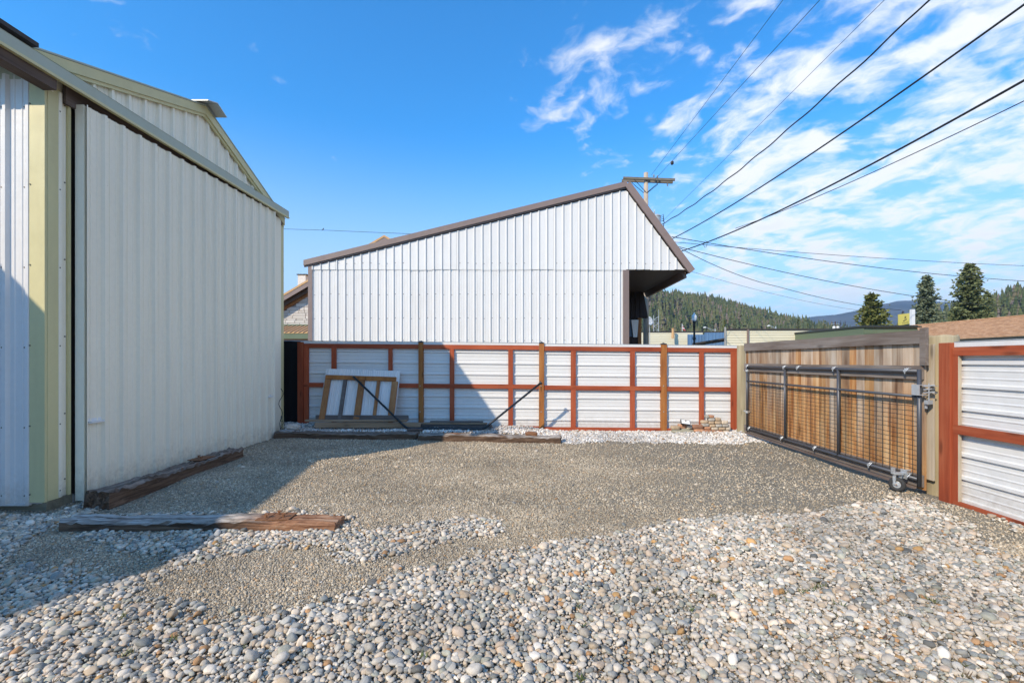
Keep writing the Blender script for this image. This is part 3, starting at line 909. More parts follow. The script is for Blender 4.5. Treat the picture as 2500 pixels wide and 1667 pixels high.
# black screen between shed and fence
t = thing('privacy_screen', (-4.8, 9.45, .1), 'black cloth privacy screen closing the gap between shed and back fence', 'screen')
mb = MB(); n = 14
for i in range(n):
    x0 = -5.45 + i * (.98 / n); x1 = x0 + .98 / n
    y0 = 9.47 + .012 * math.sin(i * 1.9); y1 = 9.47 + .012 * math.sin((i + 1) * 1.9)
    mb.prism([(x0, y0, .08), (x1, y1, .08), (x1, y1, 1.85 + .006 * math.sin(i + 1)), (x0, y0, 1.85 + .006 * math.sin(i))], (0, .006, 0), 0)
mb.build('cloth', M['screen'], t)
MB().tube([(-5.45, 9.49, 1.86), (-4.5, 9.49, 1.855)], .012, 8).build('top_wire', M['galv'], t)


# ------------------------------------------------------------------ back fence
def make_back_fence():
    t = thing('back_fence', (0, 9.4, 0), 'long back fence of white ribbed steel sheets framed in red-stained timber', 'fence')
    YP = 9.42
    k = 9.42 / F
    X = lambda px: (px - CX) * k
    dz = lambda x: -.0085 * x

    def zb(x0, x1, z0, z1, y0, y1, name, m):
        v = [(x0, y0, z0 + dz(x0)), (x1, y0, z0 + dz(x1)), (x1, y0, z1 + dz(x1)), (x0, y0, z1 + dz(x0))]
        return MB().prism(v, (0, y1 - y0, 0), 0).build(name, m, t)
    posts = [(1023.5, 1034.5), (1316, 1328), (1612, 1625.5)]
    secs = [(736, 1023.5), (1034.5, 1316), (1328, 1612), (1625.5, 1800)]
    stiles = [[(745, 756), (812, 823), (950, 959.5)], [(1099, 1109.5), (1241, 1252.5)], [(1393, 1405), (1537, 1548.5)], [(1705, 1716), (1783, 1796)]]
    step = [0, 0, -.015, -.02]
    for i, (a, b) in enumerate(secs):
        x0, x1 = X(a) + .004, X(b) - .004
        if i == 3: x1 = X(1796)
        s = step[i]
        # two ribbed sheets, ribs running along the fence
        for (z0, z1) in ((.03, .915), (.885, 1.80)):
            off = 0 if z0 < .5 else -.004
            pr = profile(z0 + s, z1 + s, .2286, .245 + s, w=.05, h=.022, minor=2, mh=.004)
            mb = sheet(pr, lambda q: x0, lambda q: x1, (0, YP + off, 0), (0, 0, 1), (1, 0, 0), (0, -1, 0))
            mb.v = [(v[0], v[1], v[2] + dz(v[0])) for v in mb.v]
            mb.build('metal_sheet', M['fence_white'], t)
        zb(x0, x1, 1.763 + s, 1.812 + s, YP - .046, YP - .004, 'cap_strip', M['fence_white'])
        zb(x0 + .001, x1 - .001, 1.813 + s, 1.820 + s, YP - .052, YP + .03, 'cap_flashing', M['galv'])
        for nm, z0, z1 in (('top_rail', 1.672, 1.760), ('middle_rail', .868, .958), ('bottom_rail', .012, .102)):
            zb(x0, x1, z0 + s, z1 + s, YP - .062, YP - .024, nm, M['red_h'])
        for (p, q) in stiles[i]:
            for z0, z1 in ((.1025, .8675), (.9585, 1.6715)):
                zb(X(p), X(q), z0 + s, z1 + s, YP - .062, YP - .024, 'stile', M['red'])
        zb(x0, x1, .05, 1.7, YP + .025, YP + .06, 'back_board', M['dark_void'])
    for (a, b) in posts:
        p = zb(X(a), X(b), -.2, 1.80, YP - .075, YP + .03, 'post', M['orange_post'])
        mb = MB(); c = Vector(((X(a) + X(b)) / 2, YP - .022, 1.80 + dz(X(a)))); w = .056
        mb.add([c + Vector((sx * w, sy * w, 0)) for sx, sy in ((-1, -1), (1, -1), (1, 1), (-1, 1))] +
               [c + Vector((sx * w, sy * w, .014)) for sx, sy in ((-1, -1), (1, -1), (1, 1), (-1, 1))] + [c + Vector((0, 0, .045))],
               [(3, 2, 1, 0), (0, 1, 5, 4), (1, 2, 6, 5), (2, 3, 7, 6), (3, 0, 4, 7), (4, 5, 8), (5, 6, 8), (6, 7, 8), (7, 4, 8)])
        mb.build('post_cap', M['rubber'], p)
        for zz_ in (.93, .40):
            mb = MB(); screws(mb, (c.x - .012, YP - .075, zz_), (0, -1, 0), .01); mb.build('bolt', M['galv'], p)
    zb(X(731), X(744.5), -.1, 1.79, YP - .085, YP + .02, 'post', M['red'])
    zb(X(1796.5), X(1801), -.1, 1.72, YP - .075, YP + .02, 'post', M['red'])
    zb(X(1780), X(1796), .0, 1.67, YP - .073, YP - .063, 'stile', M['red'])


make_back_fence()


# ------------------------------------------------------------------ round posts, gate, right fence
def round_post(x, y, r, z1, label, seed):
    rr = random.Random(seed); n = 20
    mb = MB(); rings = [(-.2, 1.03), (.15, 1.02), (.9, 1.0), (z1 - .02, .985), (z1, .93)]
    vs_ = []
    for z, k in rings:
        for j in range(n):
            a = 2 * math.pi * j / n; q = 1 + .018 * math.sin(3 * a + seed) + .01 * math.sin(7 * a)
            vs_.append((x + r * k * q * math.cos(a), y + r * k * q * math.sin(a), z + (.004 * math.sin(5 * a) if z > 1 else 0)))
    fs = [(i * n + j, i * n + (j + 1) % n, (i + 1) * n + (j + 1) % n, (i + 1) * n + j) for i in range(len(rings) - 1) for j in range(n)]
    fs.append(tuple((len(rings) - 1) * n + j for j in range(n)))
    mb.add(vs_, fs)
    o = mb.build('wooden_post', M['treated'], org=(x, y, 0), smooth=False)
    for p in o.data.polygons: p.use_smooth = len(p.vertices) == 4
    return tag(o, label, 'post', 'round treated gate posts')


round_post(4.405, 9.17, .096, 1.755, 'pale greenish treated post between the back fence and the hinge end of the gate', 1)
round_post(4.53, 4.92, .137, 1.72, 'thick round treated post behind the red post beside the gate latch', 2)
# latch stop board on the near post
o = MB().box((4.352, 4.834, .17), (4.374, 4.938, 1.625)).build('stop_board', M['bare'], org=(4.36, 4.88, .17), bevel=.003)
tag(o, 'upright bare board nailed to the thick round post beside the gate latch', 'board')


def make_gate():
    XP = 4.235; XB = 4.305
    Y0, Y1 = 4.87, 8.62
    t = thing('yard_gate', (XP, Y1, 0), 'grey pipe farm gate with wire mesh, backed by weathered cedar boards', 'gate')
    r = .0205; zt, zm, zb = 1.335, 1.062, .175
    Yv = [Y0 + (Y1 - Y0) * i / 3 for i in range(4)]

    def pipe(a, b, nm='pipe', rr=r): return MB().tube([a, b], rr, 12).build(nm, M['grey_pipe'], t, smooth=True)
    for z in (zt, zb): pipe((XP, Y0 + .02, z), (XP, Y1 - .02, z), 'horizontal_pipe')
    pipe((XP, Y0, zm), (XP, Y1, zm), 'horizontal_pipe', .0165)
    for i, y in enumerate(Yv):
        lo = .10 if i == 0 else zb - r if i < 3 else .12
        pipe((XP, y, lo), (XP, y, zt + (r if i in (0, 3) else 0)), 'upright_pipe')
    # mesh wires
    wz = [zb + .035 + i * (zm - zb - .04) / 8.0 for i in range(8)]
    mesh = MB()
    for z in wz:
        w = MB(); pts = [(XP + .012, Y0 + (Y1 - Y0) * j / 24, z + .004 * math.sin(j * 1.7 + z * 20)) for j in range(25)]
        w.tube(pts, .0032, 5).build('mesh_wire', M['wire'], t)
    n = 36
    for i in range(1, n):
        y = Y0 + (Y1 - Y0) * i / n
        if min(abs(y - q) for q in Yv) < .02: continue
        MB().tube([(XP + .018, y, zb), (XP + .018, y + .003 * math.sin(i * 3), zm)], .003, 5).build('mesh_wire', M['wire'], t)
    # boards, each with its own width and height
    y = 4.885; i = 0; rr = random.Random(3)
    bl = []
    while y < 8.76:
        w = rr.choice([.088, .135, .14, .14, .145, .12]); bl.append((y, min(y + w, 8.80))); y += w + .003
    for i, (a, b) in enumerate(bl):
        z0 = .10 + rr.uniform(-.012, .012) if i > 1 else .055
        z1 = 1.66
        d = rr.uniform(0, .005)
        me = MB().box((0, -(b - a) / 2, z0), (.019, (b - a) / 2, z1)).mesh('board'); me.materials.append(M['board'])
        o = inst('board', me, (XB + d, (a + b) / 2, 0), t)
    for nm, z0, z1, x0 in (('cap_board', 1.632, 1.775, XB - .04), ('back_rail', 1.245, 1.392, XB - .041), ('back_rail', .09, .215, XB - .041)):
        yb0 = 4.902 if nm == 'cap_board' else 4.885
        mb = MB(); N = 16
        vs_ = []; fs = []
        for j in range(N + 1):
            y = yb0 + (8.80 - yb0) * j / N
            w0 = .002 * math.sin(j * .6) + .0012 * math.sin(j * 2.9); w1 = .0025 * math.sin(j * .5 + 1) + .0012 * math.sin(j * 3.7)
            vs_ += [(x0, y, z0 + w0), (x0 + .038, y, z0 + w0), (x0 + .038, y, z1 + w1), (x0, y, z1 + w1)]
            if j:
                q = 4 * j
                for e in range(4): fs.append((q - 4 + e, q - 4 + (e + 1) % 4, q + (e + 1) % 4, q + e))
        fs += [(0, 1, 2, 3), (4 * N + 3, 4 * N + 2, 4 * N + 1, 4 * N)]
        mb.add(vs_, fs).build(nm, M['cap_wood'], t)
    bx('end_upright', (XB - .043, 4.83, 1.40), (XB - .004, 4.898, 1.80), M['cap_wood'], t)
    bx('end_trim', (XB + .0, 8.803, .12), (XB + .03, 8.83, 1.78), M['bare'], t)
    bx('bottom_skid', (XB - .07, 4.95, .058), (XB - .03, 8.72, .082), M['beam'], t)
    # clamps
    for y, z in ((Y1 - .03, zt), (Yv[2], zt), (7.0, zt), (Yv[1] + .07, zt), (5.02, zt), (Yv[2] + .07, zb), (6.6, zb), (5.55, zb), (5.0, zb), (Y1 - .1, zb)):
        mb = MB()
        for k in (-.012, .012): mb.tube([(XP - .029, y + k, z + .0), (XP, y + k, z + .029), (XP + .05, y + k, z + .03)], .0055, 6)
        mb.tube([(XP - .03, y, z + .03), (XP - .03, y, z - .03)], .006, 6); mb.box((XP - .036, y - .014, z - .01), (XP - .026, y + .014, z + .012))
        mb.build('clamp', M['galv'], t)
    for z in (.48, 1.26):
        mb = MB(); mb.lathe([(.03, z - .02), (.03, z + .02)], (XP, Y1, 0), 10); mb.box((XP + .03, Y1 + .0, z - .012), (XP + .06, Y1 + .2, z + .012)); mb.build('hinge', M['galv'], t)
    # latch
    L = MB(); yl = Y0; zl = 1.14
    L.box((XP - .04, yl - .045, zl - .06), (XP + .045, yl + .05, zl - .052)); L.box((XP - .04, yl - .045, zl + .045), (XP + .045, yl + .05, zl + .053))
    L.box((XP - .045, yl - .05, zl - .06), (XP - .037, yl + .045, zl + .053))
    for k in (-.035, 0, .035): L.tube([(XP + .0, yl - .05, zl + k), (XP + .10, yl - .07, zl + k + .015)], .007, 6)
    L.box((XP + .06, yl - .1, zl - .03), (XP + .10, yl - .02, zl - .024)); L.box((XP + .05, yl - .10, zl + .04), (XP + .11, yl - .02, zl + .047))
    L.tube([(XP + .05, yl - .06, zl + .07), (XP + .05, yl - .06, zl - .16)], .006, 6); L.box((XP + .02, yl - .08, zl - .15), (XP + .075, yl - .035, zl - .11))
    L.tube([(XP + .05, yl - .03, zl - .12), (XP + .05, yl - .025, zl - .2)], .014, 6)
    L.build('latch', M['galv'], t)
    # caster wheel
    wc = Vector((4.13, 5.03, .083))
    fk = MB(); fk.box((wc.x - .034, wc.y - .02, .12), (wc.x - .028, wc.y + .02, .20)); fk.box((wc.x + .028, wc.y - .02, .12), (wc.x + .034, wc.y + .02, .20))
    for s in (-.031, .031): fk.tube([(wc.x + s, wc.y, wc.z), (wc.x + s, wc.y + .01, .17)], .012, 6)
    fk.box((wc.x - .04, wc.y - .035, .195), (wc.x + .05, wc.y + .035, .207)); fk.box((wc.x - .02, wc.y - .028, .207), (XP + .03, wc.y + .028, .216))
    fk.tube([(XP - .04, wc.y, .24), (XP + .04, wc.y, .24)], .01, 6); fk.box((XP - .035, wc.y - .04, .15), (XP - .027, wc.y + .04, .25)); fk.box((wc.x - .06, wc.y - .012, .2), (wc.x - .03, wc.y + .012, .27))
    wh = fk.build('caster', M['galv'], t)
    # tyre: torus about the x axis, turned a little
    rot = Matrix.Rotation(R(38), 3, 'Z')

    def ring(Rm, rm, n1=24, n2=10, flat=1.0):
        mb = MB(); vs_ = []; fs = []
        for i in range(n1):
            a = 2 * math.pi * i / n1
            for j in range(n2):
                b_ = 2 * math.pi * j / n2
                q = Vector((rm * flat * math.sin(b_), (Rm + rm * math.cos(b_)) * math.cos(a), (Rm + rm * math.cos(b_)) * math.sin(a)))
                vs_.append(wc + rot @ q)
        for i in range(n1):
            for j in range(n2):
                fs.append((i * n2 + j, i * n2 + (j + 1) % n2, ((i + 1) % n1) * n2 + (j + 1) % n2, ((i + 1) % n1) * n2 + j))
        return mb.add(vs_, fs)
    ring(.056, .025).build('tyre', M['rubber'], wh, smooth=True)
    mb = MB()
    ax = rot @ Vector((1, 0, 0))
    mb.tube([wc - ax * .016, wc - ax * .014, wc + ax * .014, wc + ax * .016], [.036, .04, .04, .036], 20); mb.tube([wc - ax * .03, wc + ax * .03], .012, 10)
    mb.build('rim', M['galv'], wh)
    MB().tube([wc - ax * .036, wc - ax * .03], .007, 6).build('axle_bolt', M['rust'], wh)
    return t


make_gate()


def make_right_fence():
    XP = 4.385
    t = thing('right_fence', (XP, 4.6, 0), 'white ribbed steel fence with red-stained frame at the right edge', 'fence')
    ya, yb = -1.5, 4.585
    for (z0, z1) in ((.03, .80), (.77, 1.60)):
        off = 0 if z0 < .5 else -.004
        sheet(profile(z0, z1, .2286, .285, w=.05, h=.022, minor=2, mh=.004), lambda q: ya, lambda q: yb, (XP + off, 0, 0), (0, 0, 1), (0, 1, 0), (-1, 0, 0)).build('metal_sheet', M['fence_white'], t)
    bx('cap_strip', (XP - .046, ya, 1.585), (XP - .004, yb, 1.632), M['fence_white'], t)
    bx('cap_flashing', (XP - .05, ya, 1.633), (XP + .03, yb, 1.64), M['galv'], t)
    for nm, z0, z1 in (('top_rail', 1.497, 1.582), ('middle_rail', .718, .806), ('bottom_rail', -.03, .045)):
        bx(nm, (XP - .064, ya, z0), (XP - .026, yb, z1), M['red_y'], t, bevel=.002)
    for (y0, y1) in ((4.53, 4.585), (2.1, 2.19), (-.3, -.21)):
        for z0, z1 in ((.0455, .7175), (.8065, 1.4965)):
            s = bx('stile', (XP - .064, y0, z0), (XP - .026, y1, z1), M['red'], t)
            bx('raw_edge', (XP - .060, y0 - .003, z0 + .001), (XP - .027, y0 - .0003, z1 - .001), M['bare'], s)
    bx('post', (4.30, 4.587, -.2), (4.40, 4.716, 1.63), M['red'], t, bevel=.004)
    bx('back_board', (XP + .02, ya, .04), (XP + .05, yb, 1.58), M['dark_void'], t)


make_right_fence()


# ------------------------------------------------------------------ railway sleepers and scrap
def sleeper(p0, p1, w, z0, z1, label, seed, m, pale=1.0, rough=.012):
    rr = np.random.default_rng(seed)
    p0 = np.array(p0, float); p1 = np.array(p1, float); L = np.linalg.norm(p1 - p0); d = (p1 - p0) / L; s = np.array([-d[1], d[0]])
    nl, nw, nh = 44, 8, 5
    ph = rr.uniform(0, 6, 8)
    vs_ = []; idx = {}; fs = []

    def pt(i, j, k):
        key = (i, j, k)
        if key in idx: return idx[key]
        u = i / nl; v = j / nw; h = k / nh
        top = z1 + .010 * math.sin(u * 7 + ph[0]) * (h) + .006 * math.sin(u * 23 + ph[1]) + rough * .9 * rr.normal() * .4
        if k == nh and j in (0, nw): top -= .012 + .012 * abs(rr.normal())
        side = w * (v - .5) + .006 * math.sin(u * 17 + ph[2] + h) * (1 if j in (0, nw) else 0) + rr.normal() * .002
        ex = 0
        if i in (0, nl): ex = rr.normal() * .012
        q = p0 + d * (u * L + ex) + s * side
        idx[key] = len(vs_); vs_.append((q[0], q[1], z0 + (top - z0) * h)); return idx[key]
    for i in range(nl):
        for j in range(nw): fs.append((pt(i, j, nh), pt(i + 1, j, nh), pt(i + 1, j + 1, nh), pt(i, j + 1, nh)))
        for k in range(nh):
            fs.append((pt(i, 0, k), pt(i + 1, 0, k), pt(i + 1, 0, k + 1), pt(i, 0, k + 1)))
            fs.append((pt(i + 1, nw, k), pt(i, nw, k), pt(i, nw, k + 1), pt(i + 1, nw, k + 1)))
    for j in range(nw):
        for k in range(nh):
            fs.append((pt(0, j + 1, k), pt(0, j, k), pt(0, j, k + 1), pt(0, j + 1, k + 1)))
            fs.append((pt(nl, j, k), pt(nl, j + 1, k), pt(nl, j + 1, k + 1), pt(nl, j, k + 1)))
    mb = MB(); mb.add(vs_, fs)
    o = mb.build('railway_sleeper', M[m], org=((p0[0] + p1[0]) / 2, (p0[1] + p1[1]) / 2, 0))
    o.color = (1, 1, 1, pale)
    return tag(o, label, 'timber', 'old railway sleepers edging the gravel')


sleeper((-3.99, 4.0), (-1.60, 3.965), .205, -.09, .078, 'bleached splintered sleeper lying across the pebbles in front of the shed corner', 1, 'tie_x', 1.0).color = (1, 0, 1, 1)
sleeper((-4.28, 4.56), (-4.36, 6.88), .25, -.12, .125, 'dark brown sleeper laid along the foot of the sliding shed door', 2, 'tie_y', .35, .02)
sleeper((-4.60, 8.50), (-1.95, 8.43), .24, -.08, .118, 'blackened sleeper at the back, running right from the far shed corner', 3, 'tie_x', .3)
sleeper((-1.89, 8.33), (.66, 8.07), .24, -.08, .118, 'brown sleeper at the back lying half in sun below the bent pipe', 4, 'tie_x', .75)


def tie_plate(c, ang, label, spikes=3, tilt=0):
    t = thing('tie_plate', c, label, 'metal plate')
    rot = Matrix.Rotation(ang, 3, 'Z') @ Matrix.Rotation(tilt, 3, 'X')
    o = Vector(c)
    mb = MB(); mb.box(o + Vector((-.14, -.09, 0)), o + Vector((.14, .09, .008)), rot, o)
    for s in (-1, 1): mb.box(o + Vector((s * .05 - .006, -.09, .0081)), o + Vector((s * .05 + .006, .09, .012)), rot, o)
    mb.build('plate', M['rust'], t)
    for i in range(spikes):
        q = o + rot @ Vector((-.07 + .07 * i, (-.045, .04, -.03)[i % 3], .012))
        m2 = MB(); m2.box(q + Vector((-.008, -.008, 0)), q + Vector((.008, .008, .022)), rot, q); m2.box(q + Vector((-.010, -.010, .022)), q + Vector((.024, .010, .030)), rot, q)
        m2.build('spike', M['rust'], t)
    return t


tie_plate((-2.16, 3.985, .083), .05, 'rusty tie plate with bent spikes on the bleached front sleeper')
tie_plate((-4.35, 6.15, .128), 1.55, 'rusty tie plate near the far end of the sleeper by the shed door', 2)


def rock(name, c, s, label, cat, m, seed, rotz=0):
    rr = np.random.default_rng(seed)
    import bmesh
    bm = bmesh.new(); bmesh.ops.create_icosphere(bm, subdivisions=3, radius=1)
    ph = rr.uniform(0, 6, 6)
    for v in bm.verts:
        p = v.co; q = p / max(abs(p.x), abs(p.y), abs(p.z)) ** .7
        k = 1 + .10 * math.sin(4 * p.x + ph[0]) * math.sin(4 * p.y + ph[1]) + .07 * math.sin(7 * p.z + 5 * p.x + ph[2])
        v.co = Vector((q.x * s[0], q.y * s[1], q.z * s[2])) * k
    me = bpy.data.meshes.new(name); bm.to_mesh(me); bm.free(); me.materials.append(M[m])
    o = inst(name, me, c, rot=(0, 0, rotz))
    return tag(o, label, cat)


rock('rusty_lump', (.14, 8.17, .135), (.11, .07, .04), 'rusty orange lump lying on the sunlit back sleeper', 'scrap', 'rust', 5)
rock('stone_lump', (-1.3, 8.25, .125), (.15, .05, .012), 'flat rusted strip on top of the sunlit back sleeper', 'scrap', 'rust', 6)
rock('stone_block', (-4.36, 8.62, .20), (.115, .07, .05), 'pale squared stone block resting by the blackened sleeper near the shed', 'stone', 'stone_white', 7, .25)
rock('flat_stone', (-4.42, 8.52, .13), (.13, .08, .025), 'flat grey stone under the pale squared block near the shed', 'stone', 'concrete', 8, -.1)
rock('broken_wood', (-2.05, 8.62, .14), (.14, .05, .025), 'dark rotten wood scrap beside the joint of the back sleepers', 'wood', 'beam', 9, .1)


def plank(p0, p1, z0, z1, th, name, label, m, seed=0, group='loose planks by the back fence'):
    p0 = Vector((*p0, z0)); p1 = Vector((*p1, z0)); d = (p1 - p0); L = d.length; a = math.atan2(d.y, d.x)
    me = MB().box((-L / 2, -th / 2, 0), (L / 2, th / 2, z1 - z0)).mesh(name); me.materials.append(M[m])
    o = inst(name, me, (p0 + p1) / 2, rot=(0, 0, a))
    b = o.modifiers.new('bevel', 'BEVEL'); b.width = .004; b.segments = 1
    return tag(o, label, 'plank', group)


plank((-4.06, 8.86), (-1.99, 8.80), .150, .250, .04, 'plank', 'front tan plank on edge below the leaning white panel', 'plank')
plank((-4.28, 8.95), (-2.28, 8.90), .255, .292, .10, 'plank', 'flat plank sticking out furthest left below the leaning panel', 'plank')
plank((-4.12, 9.03), (-2.27, 8.98), .270, .370, .035, 'plank', 'dark grey plank on edge just under the leaning panel', 'plank_grey')
for i, (a, b, y, z, w, lab) in enumerate([(-2.05, -.60, 8.98, .115, .14, 'lowest wide grey plank of the stack left of the bent pipe corner'),
                                          (-2.05, -.62, 8.99, .152, .12, 'second grey plank up in the stack behind the bent pipe'),
                                          (-2.10, -.72, 9.02, .19, .09, 'third plank up in the grey stack behind the bent pipe'),
                                          (-1.86, -.80, 9.06, .222, .05, 'thin dark batten on top of the grey plank stack')]):
    o = plank((a, y + .02), (b, y - .02), z, z + .028, w, 'plank', lab, 'plank_grey' if i != 2 else 'plank')

# leaning framed panel
t = thing('leaning_panel', (-3.3, 9.05, .28), 'small white steel panel on a cedar frame leaning against the back fence', 'panel')
lean = Matrix.Rotation(R(1.8), 3, 'Y') @ Matrix.Rotation(R(-15), 3, 'X') @ Matrix(((1, 0, .012), (0, 1, 0), (0, 0, 1)))
PO = Vector((-4.07, 9.03, .30))


def lp(name, lo, hi, m): return MB().box(PO + Vector(lo), PO + Vector(hi), lean, PO).build(name, m, t, bevel=.003)


for i in range(2):
    pr = profile(i * .76, i * .76 + .757, .2286, .06, minor=4, mh=.004, h=.012)
    mb = sheet(pr, lambda q: 0, lambda q: 1.02, (0, 0, 0), (1, 0, 0), (0, 0, 1), (0, -1, 0))
    mb.v = [tuple(PO + lean @ (Vector(v) + Vector((0, .0 - .003 * i, 0)))) for v in mb.v]
    mb.build('metal_sheet', M['white'], t)
lp('back_sheet', (0, .008, 0), (1.517, .012, 1.02), M['white'])
for x0, x1, m in ((.03, .14, 'stile_brown'), (.40, .47, 'plank_grey'), (.71, .83, 'stile_brown'), (1.08, 1.14, 'stile_brown'), (1.38, 1.50, 'stile_brown')):
    lp('stile', (x0, -.055, -.03), (x1, -.015, .79), M[m])
lp('top_rail', (.03, -.058, .793), (1.46, -.02, .88), M['orange_post'])


def arc(a, b, c, r, n=6):
    """rounded corner at b"""
    a, b, c = Vector(a), Vector(b), Vector(c); u = (a - b).normalized(); v = (c - b).normalized()
    p, q = b + u * r, b + v * r
    return [p * (1 - s) ** 2 + b * 2 * s * (1 - s) + q * s * s for s in [i / n for i in range(n + 1)]]


A, B, C, D = Vector((-3.41, 9.12, 1.13)), Vector((-2.25, 8.75, .152)), Vector((-.765, 8.72, .14)), Vector((.345, 8.80, 1.025))
mb = MB(); mb.tube([A] + arc(A, B, C, .07) + arc(B, C, D, .07) + [D], .021, 12)
o = mb.build('bent_pipe', M['black_pipe'], org=(-1.5, 8.75, .14), smooth=True)
mb = MB(); e = (D - C).normalized(); mb.tube([D - e * .03, D + e * .005], .03, 10); mb.tube([D + e * .0 + Vector((-.03, 0, .03)), D + Vector((.02, 0, -.03))], .008, 6)
ORG[o.name] = Vector((-1.5, 8.75, .14)); mb.build('end_fitting', M['black_pipe'], o)
tag(o, 'long black steel pipe bent into a wide U standing before the back fence', 'pipe')

# ------------------------------------------------------------------ bricks
def brick_mat(name, c):
    return plain(name, c, .9, 0, 22, .3, .5, rnd=.25)


BM = {'tan': brick_mat('tan_brick', (.46, .34, .22)), 'pale': brick_mat('pale_brick', (.54, .45, .34)), 'red': brick_mat('red_brick', (.34, .16, .09)),
      'orange': brick_mat('orange_brick', (.45, .23, .13)), 'grey': brick_mat('grey_brick', (.38, .35, .30)), 'brown': brick_mat('brown_brick', (.30, .15, .09)),
      'stone': brick_mat('green_grey_stone', (.34, .32, .24))}
NM = {'tan': 'tan', 'pale': 'pale cream', 'red': 'reddish', 'orange': 'orange', 'grey': 'grey', 'brown': 'red-brown', 'stone': 'green-grey'}


def brick(x0, x1, y0, y1, c, label, Y=9.12, dep=.11, rot=0, rnd_=.2, name='brick'):
    s = .085
    px0, px1, py0, py1 = 1620 + x0 * s, 1620 + x1 * s, 1000 + y0 * s, 1000 + y1 * s
    a = at(px0, py1, Y); b = at(px1, py0, Y)
    w, h = b.x - a.x - .002, b.z - a.z - .001
    rr = random.Random(x0 * 7 + y0)
    import bmesh
    bm = bmesh.new(); bmesh.ops.create_cube(bm, size=1)
    bmesh.ops.subdivide_edges(bm, edges=bm.edges, cuts=3, use_grid_fill=True)
    for v in bm.verts:
        q = v.co * 2; k = [abs(t_) for t_ in q]; rd = sum(1 for t_ in k if t_ > .9)
        f_ = 1 - .07 * max(0, rd - 1)
        v.co = Vector((v.co.x * w * f_, v.co.y * dep * f_, v.co.z * h * f_)) + Vector([rr.uniform(-1, 1) * .0022 for _ in range(3)])
    me = bpy.data.meshes.new(name); bm.to_mesh(me); bm.free(); me.materials.append(BM[c])
    for p in me.polygons: p.use_smooth = True
    o = inst(name, me, ((a.x + b.x) / 2, Y + dep / 2, (a.z + b.z) / 2), rot=(0, rot, rr.uniform(-.06, .06)))
    return tag(o, label, 'brick' if name == 'brick' else 'stone', 'salvaged bricks piled by the fence')


ordn = ['leftmost', 'second', 'third', 'rightmost']
rows = [('bottom', [(1180, 1385, 572, 655, 'red'), (1392, 1520, 578, 655, 'brown'), (1528, 1712, 592, 660, 'orange'), (1718, 1900, 595, 670, 'tan')]),
        ('second', [(1180, 1372, 488, 570, 'orange'), (1380, 1580, 508, 590, 'pale'), (1588, 1800, 508, 590, 'tan'), (1806, 1940, 508, 592, 'pale')]),
        ('third', [(1115, 1320, 402, 486, 'grey'), (1330, 1500, 422, 506, 'tan'), (1506, 1692, 420, 506, 'grey'), (1702, 1895, 420, 506, 'grey')]),
        ('fourth', [(1100, 1292, 312, 400, 'tan'), (1300, 1470, 334, 420, 'tan'), (1480, 1665, 326, 418, 'tan'), (1680, 1868, 318, 418, 'pale')])]
for rn, bs in rows:
    for i, (x0, x1, y0, y1, c) in enumerate(bs):
        w_ = {0: 'leftmost', 1: 'second from left', 2: 'third from left', 3: 'rightmost'}[i]
        brick(x0, x1, y0, y1, c, f'{NM[c]} brick, {w_} in the {rn} row of the tall stack')
brick(1300, 1494, 242, 333, 'grey', 'grey-tan brick, left one of two in the fifth row of the brick stack')
brick(1502, 1662, 236, 325, 'tan', 'tan brick, right one of two in the fifth row of the brick stack')
brick(1222, 1322, 166, 241, 'grey', 'small grey brick half lying at the very top of the stack, left')
brick(1326, 1462, 158, 241, 'orange', 'orange-tan brick at the very top of the stack', rot=.06)
brick(250, 890, 582, 672, 'stone', 'long rough green-grey stone slab at the bottom of the left brick heap', name='stone_slab')
brick(232, 492, 470, 578, 'tan', 'wide tan brick at the left end of the left brick heap')
brick(440, 655, 425, 545, 'orange', 'tilted orange brick under the white floodlight', rot=.12, Y=9.16)
brick(662, 842, 450, 552, 'pale', 'pale cream brick right of the tilted orange brick', Y=9.16)
brick(520, 770, 540, 590, 'stone', 'mossy green-grey brick lying flat on the stone slab', Y=9.15)
brick(846, 1168, 432, 552, 'brown', 'long red-brown brick on top between the two brick heaps')
brick(890, 1176, 554, 664, 'orange', 'large tan-orange brick beneath the long red-brown brick')

# small floodlight lying on the bricks
t = thing('floodlight', at(1674, 1033, 9.14), 'small white floodlight panel with dark rim lying on the left brick heap', 'lamp')
c = at(1673.5, 1030.5, 9.12); rot = Matrix.Rotation(R(8), 3, 'Y') @ Matrix.Rotation(R(-40), 3, 'X')
MB().box(c + Vector((-.095, -.01, -.055)), c + Vector((.095, .016, .055)), rot, c).build('housing', M['rubber'], t)
MB().box(c + Vector((-.084, -.013, -.045)), c + Vector((.084, -.0102, .045)), rot, c).build('lens', M['sign_white'], t)
MB().box(c + Vector((-.012, -.018, .018)), c + Vector((.016, -.0132, .034)), rot, c).build('sensor', M['black'], t)


